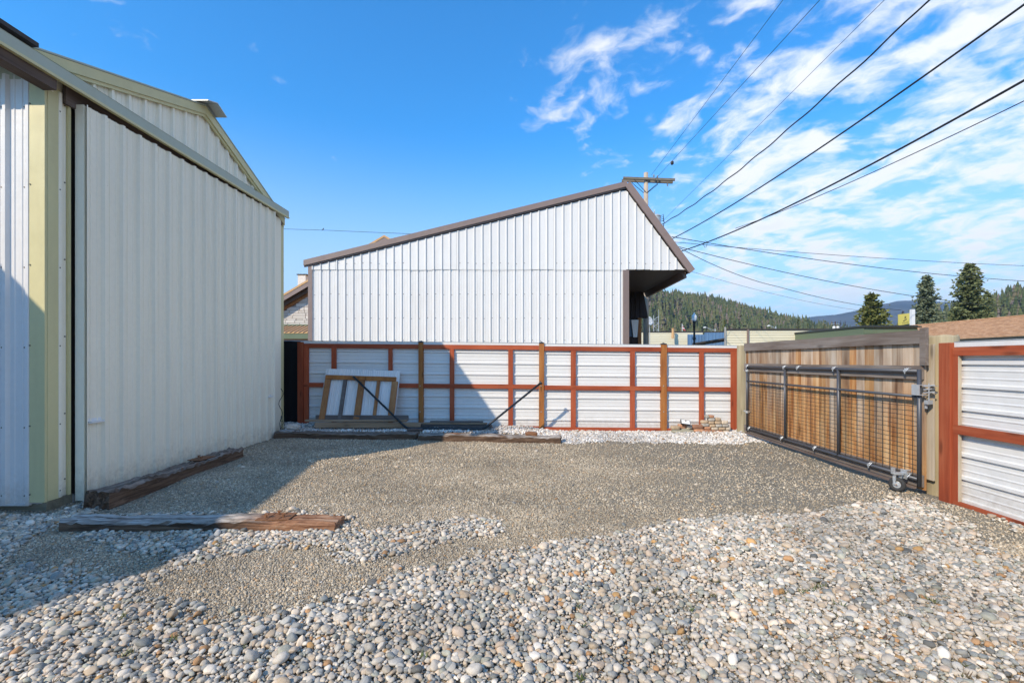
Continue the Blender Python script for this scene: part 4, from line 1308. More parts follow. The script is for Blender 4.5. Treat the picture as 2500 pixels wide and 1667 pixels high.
# ------------------------------------------------------------------ white steel building across the alley
def make_hall():
    Y = 17.2; k = Y / F
    XL, XR, XO = -8.02, 3.78, 6.12
    ZS = 4.87
    top = piecewise([(-8.2, 5.05), (3.86, 7.99), (6.2, 4.80)])
    YB = 22.9
    t = thing('steel_hall', (0, Y, 0), 'tall white ribbed-steel building with brown roof trim behind the back fence', 'building')
    body = [(XL + .05, Y + .06, 0), (XR - .02, Y + .06, 0), (XR - .02, Y + .06, ZS), (XO - .15, Y + .06, ZS + .05), (3.86, Y + .06, 7.84), (XL + .05, Y + .06, top(XL) - .1)]
    MB().prism(body, (0, YB - Y - .1, 0), 0).build('inner_wall', M['soffit'], t)
    u = XL; hr = random.Random(5)
    while u < XO - .02:
        e = min(u + .915, XO)
        jz = ZS + hr.uniform(-.014, .014); jy = hr.choice((0, .008))
        lo = lambda q: jz
        sheet(profile(u, e, .305, XL + .06, w=.066, h=.04, wt_=.03, minor=0), lo, lambda q: max(ZS + .02, top(q) - .10), (0, Y - .012 - jy, 0), (1, 0, 0), (0, 0, 1), (0, -1, 0)).build('metal_panel', M['white'], t)
        if u < XR - .1:
            e2 = min(e, XR)
            sheet(profile(u, e2, .305, XL + .06, w=.066, h=.04, wt_=.03, minor=2), lambda q: .0, lambda q: ZS + .03, (0, Y + .006, 0), (1, 0, 0), (0, 0, 1), (0, -1, 0)).build('metal_panel', M['white'], t)
        u = e
    mb = MB()
    for z in (2.2, 3.05, 3.95, ZS + .25):
        x = XL + .13
        while x < (XR - .1 if z < ZS else XO - .3):
            screws(mb, (x, Y - .012 if z > ZS else Y + .006, z + .02 * math.sin(x * 5)), (0, -1, 0), .016); x += .305
    tag(mb.build('screws', M['screw'], t), kind='stuff')
    bx('corner_trim', (XL - .10, Y - .05, 0), (XL + .06, Y + .1, 5.15), M['brown_trim'], t)
    bx('corner_trim', (XR - .02, Y - .05, 0), (XR + .2, Y + .2, ZS - .01), M['brown_trim'], t)
    # roof slabs with deep brown fascia
    segs = [((-8.26, 5.035), (-4.3, 6.002)), ((-4.3, 6.002), (-.9, 6.832)), ((-.9, 6.832), (3.90, 8.005))]
    for (a, b) in segs:
        d = .205
        MB().prism([(a[0], Y - .12, a[1] - .02), (b[0] - .004, Y - .12, b[1] - .02), (b[0] - .004, Y - .12, b[1] + d - .02), (a[0], Y - .12, a[1] + d - .02)], (0, .10, 0), 0).build('roof_fascia', M['brown_trim'], t)
        MB().prism([(a[0], Y - .075, a[1] - .07), (b[0] - .004, Y - .075, b[1] - .07), (b[0] - .004, Y - .075, b[1] - .022), (a[0], Y - .075, a[1] - .022)], (0, .07, 0), 0).build('fascia_lip', M['brown_trim'], t)
    MB().prism([(-8.26, Y - .018, 5.05), (3.9, Y - .018, 8.02), (3.9, Y - .018, 8.18), (-8.26, Y - .018, 5.21)], (0, YB - Y + .3, 0), 0).build('roof', M['brown_trim'], t)
    n = Vector((3.2, 0, 2.34)).normalized()
    q0, q1 = Vector((3.80, Y - .13, 8.02)), Vector((6.24, Y - .13, 4.72))
    dn = (q1 - q0).normalized(); nn = Vector((-dn.z, 0, dn.x)) * -1
    nn = Vector((abs(dn.z), 0, dn.x))
    MB().prism([q0, q1, q1 + nn * .25, q0 + nn * .25], (0, .12, 0), 0).build('roof_fascia', M['brown_trim'], t)
    r0, r1 = q0 + nn * .1, q1 + nn * .1
    r0.y = r1.y = Y + .0
    MB().prism([r0, r1, r1 + nn * .14, r0 + nn * .14], (0, YB - Y + .3, 0), 0).build('roof', M['roof_dark'], t)
    bx('soffit', (XR + .2, Y + .02, ZS - .012), (XO + .02, YB, ZS + .03), M['soffit'], t)
    MB().prism([(XO - .05, Y + .3, ZS - .02), (XO + .12, Y + .3, ZS - .02), (XO + .16, Y + .3, ZS - .24), (XO + .05, Y + .3, ZS - .24)], (0, YB - Y - .3, 0), 0).build('eave_fascia', M['brown_trim'], t)
    # dark entrance wing at the far end of the overhang
    x1t, x1b = at(1571, 715, 22.6).x, at(1582, 776, 22.6).x
    zb_ = at(1580, 776, 22.6).z
    MB().prism([(XR, 22.6, zb_), (x1b, 22.6, zb_), (x1t, 22.6, ZS), (XR, 22.6, ZS)], (0, .3, 0), 0).build('entrance_wall', M['dark_siding'], t)
    for i in range(9):
        x = XR + .25 + i * .22
        bx('batten', (x, 22.57, zb_), (x + .06, 22.598, ZS - .02), M['dark_siding'], t)
    bx('entrance_wall', (XR, 22.65, 0), (at(1561, 800, 22.65).x, 22.9, zb_), M['dark_siding'], t)
    p = at(1561.5, 830, 21.5)
    bx('porch_post', (p.x - .07, 21.5, 0), (p.x + .09, 21.65, at(1563, 776, 21.5).z), M['stile_brown'], t)
    # tapered white box hanging by the porch post
    a = at(1541.5, 781, 21.3); b = at(1559, 781, 21.3); c = at(1546.5, 823, 21.3); d = at(1556, 823, 21.3)
    MB().prism([a, b, d, c], (0, .12, 0), 0).build('wall_box', M['sign_white'], t)
    bx('wall_box_back', (at(1526, 780, 21.5).x, 21.45, at(1526, 822, 21.5).z), (at(1546, 780, 21.5).x, 21.49, at(1526, 781, 21.5).z), M['blue_paint'], t)


make_hall()


# ------------------------------------------------------------------ stone-faced house seen between shed and hall
def make_stone_house():
    Y = 26.0
    pk = at(945, 580, Y); sl = .584
    t = thing('stone_house', (pk.x, Y, 0), 'white stone-faced house with brown roof and chimney behind the shed corner', 'house')
    half = 8.5
    MB().prism([(pk.x - half, Y + .1, 0), (pk.x + half, Y + .1, 0), (pk.x + half, Y + .1, pk.z - half * sl), (pk.x, Y + .1, pk.z - .5), (pk.x - half, Y + .1, pk.z - half * sl - .45)], (0, 8, 0), 0).build('wall', M['mortar'], t)
    # stones laid in uneven courses
    rr = random.Random(11)
    meshes = []
    for v in range(5):
        mb = MB(); q = random.Random(v)
        e = [q.uniform(.0, .05) for _ in range(8)]
        mb.add([(-.5 + e[0], -.5, -.5 + e[1]), (.5 - e[2], -.5, -.5 + e[3] * .5), (.5 - e[4] * .5, -.5, .5 - e[5]), (-.5 + e[6] * .5, -.5, .5 - e[7]), (-.5, .5, -.5), (.5, .5, -.5), (.5, .5, .5), (-.5, .5, .5)],
               [(0, 1, 2, 3), (1, 5, 6, 2), (5, 4, 7, 6), (4, 0, 3, 7), (3, 2, 6, 7), (4, 5, 1, 0)])
        me = mb.mesh('stone'); me.materials.append(M['stone']); meshes.append(me)
    z = at(700, 797, Y).z
    while z < 6.6:
        h = rr.choice([.11, .14, .17, .21])
        x = -14.4 + rr.uniform(0, .3)
        while x < -10.4:
            w = rr.uniform(.22, .75)
            if z + h < pk.z - abs(x + w / 2 - pk.x) * sl - .62:
                inst('stone', rr.choice(meshes), (x + w / 2, Y + .07, z + h / 2), t, scale=(w - .012, .1 + rr.uniform(0, .05), h - .012))
            x += w
        z += h
    for s in (-1, 1):
        # roof slab, brown fascia, pale drip edge
        a = Vector((pk.x, Y - .55, pk.z - .12)); b = Vector((pk.x + s * (half + .6), Y - .55, pk.z - .12 - (half + .6) * sl))
        up = Vector((0, 0, .12)); dn = Vector((0, 0, -.40))
        MB().prism([a, b, b + up, a + up], (0, 9, 0), 0).build('roof', M['orange_fascia'], t)
        MB().prism([a + Vector((0, .02, -.003)), b + Vector((0, .02, -.003)), b + Vector((0, .02, -.26)), a + Vector((0, .02, -.26))], (0, .05, 0), 0).build('roof_fascia', M['brown_trim'], t)
        MB().prism([a + Vector((0, .3, -.2)), b + Vector((0, .3, -.2)), b + Vector((0, .3, -.44)), a + Vector((0, .3, -.44))], (0, .25, 0), 0).build('rafter', M['soffit'], t)
        MB().prism([a + Vector((0, .50, -.44)), b + Vector((0, .50, -.44)), b + Vector((0, .50, -.60)), a + Vector((0, .50, -.60))], (0, .10, 0), 0).build('frieze', M['stile_brown'], t)
    c0 = at(727, 700, 29); c1 = at(746, 671, 29)
    ch = bx('chimney', (c0.x, 29, c0.z - 1), (c1.x, 29.5, c1.z), M['stone'], t)
    bx('chimney_cap', (c0.x - .06, 28.95, c1.z + .001), (c1.x + .1, 29.55, c1.z + .05), M['roof_dark'], ch)
    # ribbed porch roof with a green beam below it
    za, zb = at(700, 797, Y - .2).z, at(700, 813.5, Y - 1.4).z
    x = -16.0
    bx('ledge', (-16, Y - .25, za - .02), (-9.5, Y - .02, za + .12), M['green_metal'], t)
    while x < -9.6:
        MB().prism([(x, Y - .26, za), (x + .2, Y - .26, za), (x + .0, Y - 1.4, zb), (x - .2, Y - 1.4, zb)], (0, 0, .03), 0).build('porch_sheet', M['orange_fascia'], t)
        MB().prism([(x + .2, Y - .26, za + .03), (x + .24, Y - .26, za + .03), (x + .04, Y - 1.4, zb + .03), (x + .0, Y - 1.4, zb + .03)], (0, 0, .05), 0).build('porch_rib', M['brown_trim'], t)
        x += .24
    bx('porch_beam', (-16, Y - 1.38, zb - .3), (-9.6, Y - 1.25, zb - .02), M['green_metal'], t)
    bx('porch_wall', (-16, Y - .3, 0), (-9.6, Y - .05, za - .3), M['orange_fascia'], t)


make_stone_house()


# ------------------------------------------------------------------ utility pole and wires
PX, PY = 7.0, 26.0


def make_pole():
    t = thing('utility_pole', (PX, PY, 0), 'weathered wooden utility pole with double crossarm and grey transformer behind the hall', 'utility pole')
    MB().tube([(PX, PY, 0), (PX, PY, 6), (PX, PY, 12.16)], [.17, .15, .125], 14).build('pole', M['pole'], t, smooth=True)
    for y, dz in ((PY - .19, 0), (PY + .19, 0)):
        mb = MB(); rot = Matrix.Rotation(R(-3), 3, 'Z') @ Matrix.Rotation(R(3.2 if dz == 0 else 3), 3, 'Y')
        c = Vector((PX + .12, y, 11.74)); mb.box(c + Vector((-1.45, -.05, -.06)), c + Vector((1.45, .05, .06)), rot, c)
        arm = mb.build('crossarm', M['arm'], t)
    for s in (-1, 1):
        for y in (PY - .25, PY + .25):
            MB().tube([(PX + s * .75, y, 11.65 - s * .05), (PX, y * .5 + PY * .5, 10.97)], .016, 6).build('brace', M['iron'], t)
    for dx, dz in ((.42, .25), (.62, .2), (-.1, -1.3), (1.2, -.25)):
        mb = MB(); c = Vector((PX + dx, PY - .1, 11.72 + dz))
        mb.lathe([(.02, -.1), (.05, -.08), (.025, -.05), (.055, -.02), (.025, .01), (.045, .04), (.01, .07)], c, 10); mb.build('insulator', M['ceramic'], t)
    tc = at(1603, 540, PY); mb = MB()
    mb.lathe([(.02, -.42), (.22, -.42), (.24, -.36), (.24, .3), (.26, .31), (.26, .35), (.18, .42), (.03, .44)], tc + Vector((-.05, -.1, -.1)), 18)
    tr = mb.build('transformer', M['ceramic'], t, smooth=False)
    mb = MB(); mb.lathe([(.05, .42), (.035, .46), (.055, .5), (.03, .54), (.05, .58), (.02, .64), (.012, .75)], tc + Vector((-.16, -.1, -.1)), 10); mb.build('bushing', M['ceramic'], tr)
    for i in range(4):
        MB().tube([tc + Vector((.2, -.1, .25 - i * .1)), tc + Vector((.34, -.12, .35 - i * .12)), tc + Vector((.40, -.1, -.1)), tc + Vector((.3, -.1, -.6 - i * .1))], .016, 6).build('lead', M['cable'], tr)
    for i in range(6): MB().tube([(PX - .02, PY - .13, 10.2 - i * .45), (PX - .02, PY - .17, 10.2 - i * .45)], .03, 6).build('bolt', M['iron'], t)


make_pole()


def wire(pts, r, label, sag=0, n=40, ripple=0, name='overhead_wire', group='overhead wires'):
    P = [Vector(p) for p in pts]
    out = []
    for a, b in zip(P, P[1:]):
        for i in range(n):
            s = i / n; q = a.lerp(b, s); q.z -= sag * 4 * s * (1 - s)
            if ripple: q.z += ripple * math.sin(s * n * .9)
            out.append(q)
    out.append(P[-1])
    o = MB().tube(out, r, 6).build(name, M['cable'], org=P[0])
    return tag(o, label, 'wire', group)


def near(px, py):
    """where a wire of the pole line (running to the next pole behind the viewer) passes the given sight line"""
    k = (px - CX) / F; tt = (k * 26 - 7) / (3 + 40 * k)
    Y = 26 - 40 * tt
    return at(px, py, Y)


def line_wire(s, e, r, label, ripple=0, over=1.0, sag=0):
    a = Vector(s); b = near(*e); c = b + (b - a) * over
    return wire([a, b, c], r, label, sag=sag, n=60, ripple=ripple)


line_wire(at(1590, 428, 25.9), (1912, 0), .008, 'thin wire rising steeply from the crossarm, leftmost at the top edge of the sky')
line_wire(at(1597, 441, 25.9), (2002, 0), .009, 'thin wire with a dark ball clamp rising from the crossarm')
line_wire(at(1618, 540, 26), (2160, 0), .007, 'thin wire from the transformer, third at the top edge of the sky')
line_wire(at(1600, 556, 26), (2270, 0), .021, 'thick twisted cable leaving the sky at the top right', ripple=.02, sag=.45)
line_wire(at(1590, 607, 26), (2500, 12), .021, 'thick straight black cable meeting the top right corner', sag=.35)
line_wire(at(1590, 632, 26), (2500, 197), .022, 'thick black cable crossing the right edge a little below the corner', sag=.45)
tag(wire([at(1795, 558, 16.6), near(2500, 247), near(2500, 247) + (near(2500, 247) - at(1795, 558, 16.6)) * .7], .009, 'x', sag=.12), 'thin wire branching off below the thick cables to the right edge')
q = near(1641, 398)
tag(MB().lathe([(.01, -.1), (.07, -.07), (.08, 0), (.07, .07), (.01, .1)], q, 10).build('wire_clamp', M['cable'], org=q), 'dark ball clamp on the thin wire above the crossarm', 'clamp')
e2 = Vector((45, 35, 0))


def side(px, py):
    k = (px - CX) / F; tt = (k * 26 - 7) / (38 - 9 * k)
    return at(px, py, 26 + 9 * tt)


def side_wire(s, e, r, label, sag):
    b = side(*e); a = Vector(s); return wire([a, b + (b - a) * .3], r, label, sag=sag)


side_wire(at(1600, 587, 26), (2500, 643), .014, 'upper dashed-looking cable running right above the far trees', .25)
side_wire(at(1640, 578, 26), (2500, 673), .019, 'thick cable running right, just under the dashed one', .55)
side_wire(at(1655, 602, 26), (2500, 731), .018, 'cable sagging from the hall roof edge to the right past the spruces', .9)
wire([at(1660, 606, 26), at(1900, 700, 32), at(2200, 757, 40)], .018, 'lower sagging cable ending behind the bushy spruce', sag=.25)
wire([at(1685, 662, 26), at(2100, 758, 40)], .009, 'thin low cable from the roof tip down towards the green shed', sag=.25)
# loop of slack where cables meet
c = at(1722, 588, 22); tag(MB().tube([c + Vector((.10 * math.sin(k * .7) * .8, 0, .16 * math.cos(k * .7) - .16)) for k in range(9)], .01, 6).build('cable_loop', M['cable'], org=c), 'small slack loop hanging from the thick cables', 'wire')
wl = [at(480, 549, 42), at(789, 562, 40), at(1560, 590, 30)]
wire(wl, .016, 'distant twisted wire in the gap between the shed and the hall', sag=.05)
bp = at(789, 560.5, 39.95); rotb = Matrix.Rotation(R(-35), 3, 'Y')
mb = MB(); mb.tube([bp + rotb @ Vector(p) for p in ((-.16, 0, -.02), (-.08, 0, .0), (0, 0, .02), (.05, 0, .04), (.08, 0, .07), (.12, 0, .075))], [.008, .02, .045, .04, .03, .005], 8)
tag(mb.build('bird', M['cable'], org=bp, smooth=True), 'small dark bird perched on the distant wire left of the hall', 'bird')


# ------------------------------------------------------------------ far buildings and street things
def box_building(name, px0, px1, ytop, Y, depth, m, label, cap=None, lines=0, rib=0, ztop2=None, cat='building'):
    a = at(px0, ytop, Y); b = at(px1, ytop if ztop2 is None else ztop2, Y)
    t = thing(name, ((a.x + b.x) / 2, Y, 0), label, cat)
    dv = Vector((a.x / Y * depth * 1.04, depth, 0))
    if rib:
        MB().prism([(a.x, Y + .08, 0), (b.x, Y + .08, 0), (b.x, Y + .08, b.z), (a.x, Y + .08, a.z)], dv, 0).build('wall', M[m], t)
        x = a.x
        while x < b.x - .05:
            e = min(x + .914, b.x)
            sheet(profile(x, e, .305, a.x, w=.09, h=.04, wt_=.03, minor=0), lambda q: 0, lambda q: a.z + (b.z - a.z) * (q - a.x) / (b.x - a.x), (0, Y, 0), (1, 0, 0), (0, 0, 1), (0, -1, 0)).build('metal_panel', M[m], t); x = e
    else:
        MB().prism([(a.x, Y + .066, 0), (b.x, Y + .066, 0), (b.x, Y + .066, a.z), (a.x, Y + .066, a.z)], dv, 0).build('wall', M[m], t)
        n = lines; z = a.z
        for i in range(n):
            h = .17
            me = MB().prism([(a.x, Y + .03, z - h + .004), (a.x, Y + .055, z - .002), (a.x, Y + .065, z - .002), (a.x, Y + .065, z - h + .004)], (b.x - a.x, 0, 0), 0)
            me.build('siding_board', M[m], t); z -= h
    if cap: MB().prism([(a.x - .04, Y - .02, a.z + .002), (b.x + .08, Y - .02, a.z + .002), (b.x + .08, Y - .02, a.z + .09), (a.x - .04, Y - .02, a.z + .09)], dv, 0).build('roof_edge', M[cap], t)
    return t


box_building('cream_building', 1475, 1716, 811, 48, 12, 'cream_siding', 'far cream building just right of the hall, behind the street lamp', 'roof_dark', 9)
box_building('blue_building', 1679, 1722, 816.5, 42, 6, 'blue_metal', 'low blue steel building directly behind the street lamp', None, 0, 1)
box_building('blue_building', 1720, 1790, 811.5, 40, 6, 'blue_metal', 'taller blue steel building left of the cream long building', 'roof_dark', 0, 1)
t = box_building('cream_building', 1771, 2027, 805.5, 30, 9, 'cream_siding', 'long low cream building with dark roof edge behind the gate', 'roof_dark', 12)
x = at(1825.5, 805, 30).x; bx('downpipe', (x - .05, 29.93, 0), (x + .05, 30.02, at(1825, 804, 30).z), M['brown_trim'], t)
x = at(1771, 805, 30).x; bx('corner_trim', (x - .06, 29.95, 0), (x + .03, 30.05, at(1825, 802, 30).z + .1), M['concrete'], t)
# lean-to roof between the blue and cream buildings
a, b = at(1690, 841, 33), at(1772, 828, 33)
tag(MB().prism([a, b, b + Vector((0, 0, .1)), a + Vector((0, 0, .1))], (1.7, 4, 0), 0).build('lean_to_roof', M['roof_dark'], org=a), 'low dark sloping roof in front of the taller blue building', 'roof')
# green steel shed
Y = 24; t = thing('green_shed', at(2110, 830, Y).to_tuple()[:2] + (0,), 'low green steel shed with shallow roof beyond the gate', 'shed')
a, b, c = at(2040, 822, Y + 7), at(2108, 800, Y), at(2240, 800, Y)
MB().prism([(b.x, Y, 0), (c.x, Y, 0), (c.x, Y, c.z), (b.x, Y, b.z)], (0, 7, 0), 0).build('wall', M['green_metal'], t)
for i in range(6):
    z = b.z - .1 - i * .22
    bx('siding_board', (b.x + .02, Y - .03, z - .2), (c.x, Y - .005, z), M['green_metal'], t)
MB().prism([(a.x, Y + 7, a.z), (b.x, Y + .02, b.z), (b.x, Y + .02, 0), (a.x, Y + 7, 0)], (.02, .02, 0), 0).build('side_wall', M['green_metal'], t)
for i in range(14):
    s = i / 14; p = Vector((a.x, Y + 7, a.z)).lerp(Vector((b.x, Y, b.z)), s); bx('rib', (p.x - .04, p.y - .02, 0), (p.x, p.y + .02, p.z - .03), M['green_metal'], t)
MB().prism([(a.x - .15, Y + 7, a.z), (b.x - .05, Y - .15, b.z + .01), (b.x + .03, Y - .15, b.z + .10), (a.x - .1, Y + 7, a.z + .1)], (.05, .05, 0), 0).build('roof_trim', M['dark_green'], t)
bx('roof', (b.x - .05, Y - .15, b.z + .012), (c.x + .1, Y + 7, b.z + .085), M['dark_green'], t)
for i in range(18): MB().tube([(b.x + i * (c.x - b.x) / 18, Y - .17, b.z + .09), (b.x + i * (c.x - b.x) / 18, Y + 7, b.z + .09)], .035, 6).build('roof_rib', M['dark_green'], t)

# low house with brown shingle roof to the right
t = thing('shingled_house', (21, 18, 0), 'low house with a tan-brown shingle roof beyond the right fence', 'house')
XE, ZE, XR_, ZR, YA, YB = 18.9, 2.40, 23.2, 3.49, 9.0, 27.5
nrow = 16
for i in range(nrow):
    s0, s1 = i / nrow, (i + 1) / nrow
    p = Vector((XE + (XR_ - XE) * s0, 0, ZE + (ZR - ZE) * s0)); q = Vector((XE + (XR_ - XE) * s1, 0, ZE + (ZR - ZE) * s1))
    MB().prism([p + Vector((0, YA, .035)), q + Vector((.02, YA, .012)), q + Vector((.02, YA, -.02)), p + Vector((0, YA, -.02))], (0, YB - YA, 0), 0).build('shingle_course', M['shingle'], t)
MB().prism([(XR_, YA, ZR), (27.5, YA, ZE), (27.5, YA, ZE - .05), (XR_, YA, ZR - .05)], (0, YB - YA, 0), 0).build('rear_slope', M['shingle'], t)
MB().tube([(XR_, YA, ZR + .02), (XR_, YB, ZR + .02)], .06, 6).build('ridge', M['shingle'], t)
bx('eave_fascia', (XE - .03, YA, ZE - .17), (XE + .0, YB, ZE - .021), M['dark_green'], t)
bx('wall', (XE + .5, YA + .3, 0), (27, YB - .3, ZE - .05), M['green_metal'], t)
MB().prism([(XE + .5, YB - .29, ZE - .1), (27, YB - .29, ZE - .1), (XR_, YB - .29, ZR - .08)], (0, .1, 0), 0).build('gable', M['green_metal'], t)

# yellow sign
Y = 34; a = at(2195, 794, Y); p0, p1 = at(2224, 797, Y), at(2231.5, 755.5, Y)
t = thing('pole_sign', ((p0.x + p1.x) / 2, Y, 0), 'yellow square sign with a dark shoe emblem on a white square post', 'sign')
bx('post', (p0.x, Y - .1, 0), (p1.x, Y + .12, p1.z), M['sign_white'], t)
bl, br, tr, tl = at(2195.5, 794.5, Y + 1.2), at(2224, 789.5, Y), at(2224, 764, Y), at(2195, 767.5, Y + 1.2)
MB().prism([bl, br, tr, tl], (.02, .14, 0), 0).build('panel', M['yellow'], t)


def onsign(u, v, off=-.012):
    q = (bl * (1 - u) + br * u) * (1 - v) + (tl * (1 - u) + tr * u) * v
    return q + Vector((off * .6, off, 0))


def signpoly(pts, name='emblem'): MB().prism([onsign(*p) for p in pts], (.003, .006, 0), 0).build(name, M['black'], t)


signpoly([(.33, .33), (.40, .30), (.55, .38), (.66, .46), (.64, .52), (.56, .46), (.44, .40), (.34, .38)])
signpoly([(.46, .52), (.52, .50), (.54, .60), (.52, .80), (.48, .72)])
signpoly([(.53, .58), (.60, .60), (.62, .64), (.55, .64)])
signpoly([(.54, .68), (.62, .70), (.60, .74), (.54, .73)])
fc = bpy.data.curves.new('lettering', 'FONT'); fc.body = 'PARKING'; fc.size = 1; fc.align_x = 'CENTER'
fo = bpy.data.objects.new('lettering', fc); col.objects.link(fo)
dg = bpy.context.evaluated_depsgraph_get(); tme = bpy.data.meshes.new_from_object(fo.evaluated_get(dg)); bpy.data.objects.remove(fo)
xs = [v.co.x for v in tme.vertices]; w0, w1 = min(xs), max(xs)
for v in tme.vertices:
    q = onsign(.26 + .5 * (v.co.x - w0) / (w1 - w0), .12 + .10 * v.co.y / .72, -.014); v.co = q - ORG[t.name]
tme.materials.append(M['black']); o = bpy.data.objects.new('lettering', tme); col.objects.link(o); o.parent = t


def street_lamp():
    Y = 31; b = at(1695, 880, Y)
    t = thing('street_lamp', (b.x, Y, 0), 'dark green cast-iron street lamp with a white acorn globe', 'street lamp')
    zt = at(1695, 784, Y).z
    mb = MB(); mb.lathe([(.16, 0), (.16, .5), (.09, .7), (.075, 1.2), (.065, zt - .7), (.06, zt - .45), (.09, zt - .4), (.075, zt - .3), (.10, zt - .08), (.12, zt)], (b.x, Y, 0), 14)
    mb.build('post', M['iron'], t, smooth=True)
    mb = MB(); mb.lathe([(.10, 0), (.15, .08), (.175, .2), (.165, .33), (.11, .43), (.06, .47), (.05, .52), (.015, .6)], (b.x, Y, zt), 16)
    mb.build('globe', M['globe'], t, smooth=True)
    zc = at(1695, 829, Y).z; mb = MB()
    for k in range(7): mb.tube([(b.x, Y, zc + .1 * math.sin(k)), (b.x + .14 * math.cos(k * 2.3), Y + .12 * math.sin(k * 2.3), zc + .05 + .15 * math.sin(k * 1.7))], [.05, .015], 6)
    mb.build('ornament', M['iron'], t)


street_lamp()


def cobra(px, py, px2, py2, Y, label):
    a, b = at(px, py, Y), at(px2, py2, Y)
    t = thing('street_light', (b.x, Y, 0), label, 'street light')
    MB().tube([(b.x, Y, 0), (b.x, Y, b.z + .3)], .07, 8).build('pole', M['galv'], t)
    MB().tube([b, b.lerp(a, .5) + Vector((0, 0, .12)), a + Vector((.4, 0, .05))], .035, 8).build('arm', M['galv'], t)
    MB().tube([b - Vector((0, 0, .5)), b.lerp(a, .55) + Vector((0, 0, .08))], .02, 6).build('brace', M['galv'], t)
    MB().tube([a + Vector((.4, 0, .05)), a + Vector((.25, 0, .04)), a], [.05, .11, .06], 8).build('lamp_head', M['sign_white'], t)


cobra(1717, 800, 1746, 808, 62, 'far street light with a braced arm above the blue buildings')
cobra(1873, 796, 1894, 802, 60, 'far street light above the long cream building')

# satellite dish, lattice mast, flag, chimney pipe
Y = 40; c = at(1585, 784, Y); t = thing('satellite_dish', (c.x, Y, 0), 'white satellite dish beyond the right end of the hall', 'satellite dish')
mb = MB(); n = 20; vs_ = []; fs = []; rot = Matrix.Rotation(R(35), 3, 'Z') @ Matrix.Rotation(R(78), 3, 'X')
for i in range(5):
    r_ = .40 * i / 4
    for k in range(n): vs_.append(c + rot @ Vector((r_ * math.cos(2 * math.pi * k / n), r_ * math.sin(2 * math.pi * k / n), r_ * r_ * .5)))
for i in range(4):
    for k in range(n): fs.append((i * n + k, i * n + (k + 1) % n, (i + 1) * n + (k + 1) % n, (i + 1) * n + k))
mb.add(vs_, fs); o = mb.build('dish', M['sign_white'], t, smooth=True); sd = o.modifiers.new('thick', 'SOLIDIFY'); sd.thickness = .02
MB().tube([c, c + Vector((.1, .2, -.5)), c + Vector((.1, .25, -c.z))], .03, 6).build('mast', M['galv'], t)
MB().tube([c + Vector((0, 0, -.3)), c + rot @ Vector((0, 0, .35))], .015, 6).build('feed_arm', M['galv'], t)
Y = 75; a, b = at(1596, 815, Y), at(1608, 770, Y); t = thing('lattice_mast', (a.x, Y, 0), 'slim steel lattice mast beside the satellite dish', 'mast')
for x in (a.x, b.x): MB().tube([(x, Y, 0), (x, Y, b.z)], .05, 6).build('leg', M['galv'], t)
z = 1.0; k = 0
while z < b.z - .6:
    MB().tube([(a.x if k % 2 else b.x, Y, z), (b.x if k % 2 else a.x, Y, z + .55)], .03, 5).build('lattice_bar', M['galv'], t); MB().tube([(a.x, Y, z), (b.x, Y, z)], .025, 5).build('lattice_bar', M['galv'], t)
    z += .55; k += 1
MB().tube([(b.x, Y, b.z), (b.x, Y, b.z + 1.0)], .03, 5).build('antenna', M['galv'], t)
Y = 70; a, b = at(1665.5, 812, Y), at(1665.5, 790, Y); t = thing('flagpole', (a.x, Y, 0), 'thin flagpole with a drooping striped flag behind the cream building', 'flagpole')
MB().tube([(a.x, Y, 0), (a.x, Y, b.z)], .04, 6).build('pole', M['sign_white'], t)
mb = MB(); fl = []
for i in range(5):
    z0 = b.z - .15 - i * .2; w_ = .08 + .11 * i
    fl.append((z0, w_))
flag_white = M['sign_white']; flag_red = plain('flag_red', (.4, .05, .06), .8)
for i in range(4):
    (z0, w0_), (z1, w1_) = fl[i], fl[i + 1]
    MB().prism([(a.x + .05, Y, z0), (a.x + .05 + w0_, Y + .05, z0 - .1), (a.x + .05 + w1_, Y + .05, z1 - .2), (a.x + .05, Y, z1)], (0, .02, 0), 0).build('flag_stripe', flag_red if i % 2 else flag_white, t)
Y = 47; a = at(1646, 816, Y); tag(MB().lathe([(.16, 0), (.16, .55), (.12, .56), (.12, .95), (.15, .97), (.15, 1.05)], (a.x, Y + .4, a.z - .4), 10).build('roof_vent_pipe', M['orange_fascia'], org=(a.x, Y + .4, a.z - .4)), 'short orange vent pipe on the far cream building', 'vent')
Y = 130; c = at(2039, 800, Y); t = thing('utility_pole', (c.x, Y, 0), 'distant utility pole with two white transformers left of the green shed', 'utility pole')
MB().tube([(c.x, Y, 0), (c.x, Y, at(2039, 785, Y).z)], .15, 8).build('pole', M['brownwood'], t)
z = at(2039, 791, Y).z; MB().tube([(c.x - 1.2, Y, z), (c.x + 1.2, Y, z)], .07, 6).build('crossarm', M['galv'], t)
for dx in (-.55, .55): MB().lathe([(.38, -.6), (.38, .6), (.1, .7)], (c.x + dx, Y - .3, at(2039, 802, Y).z), 10).build('transformer', M['sign_white'], t)


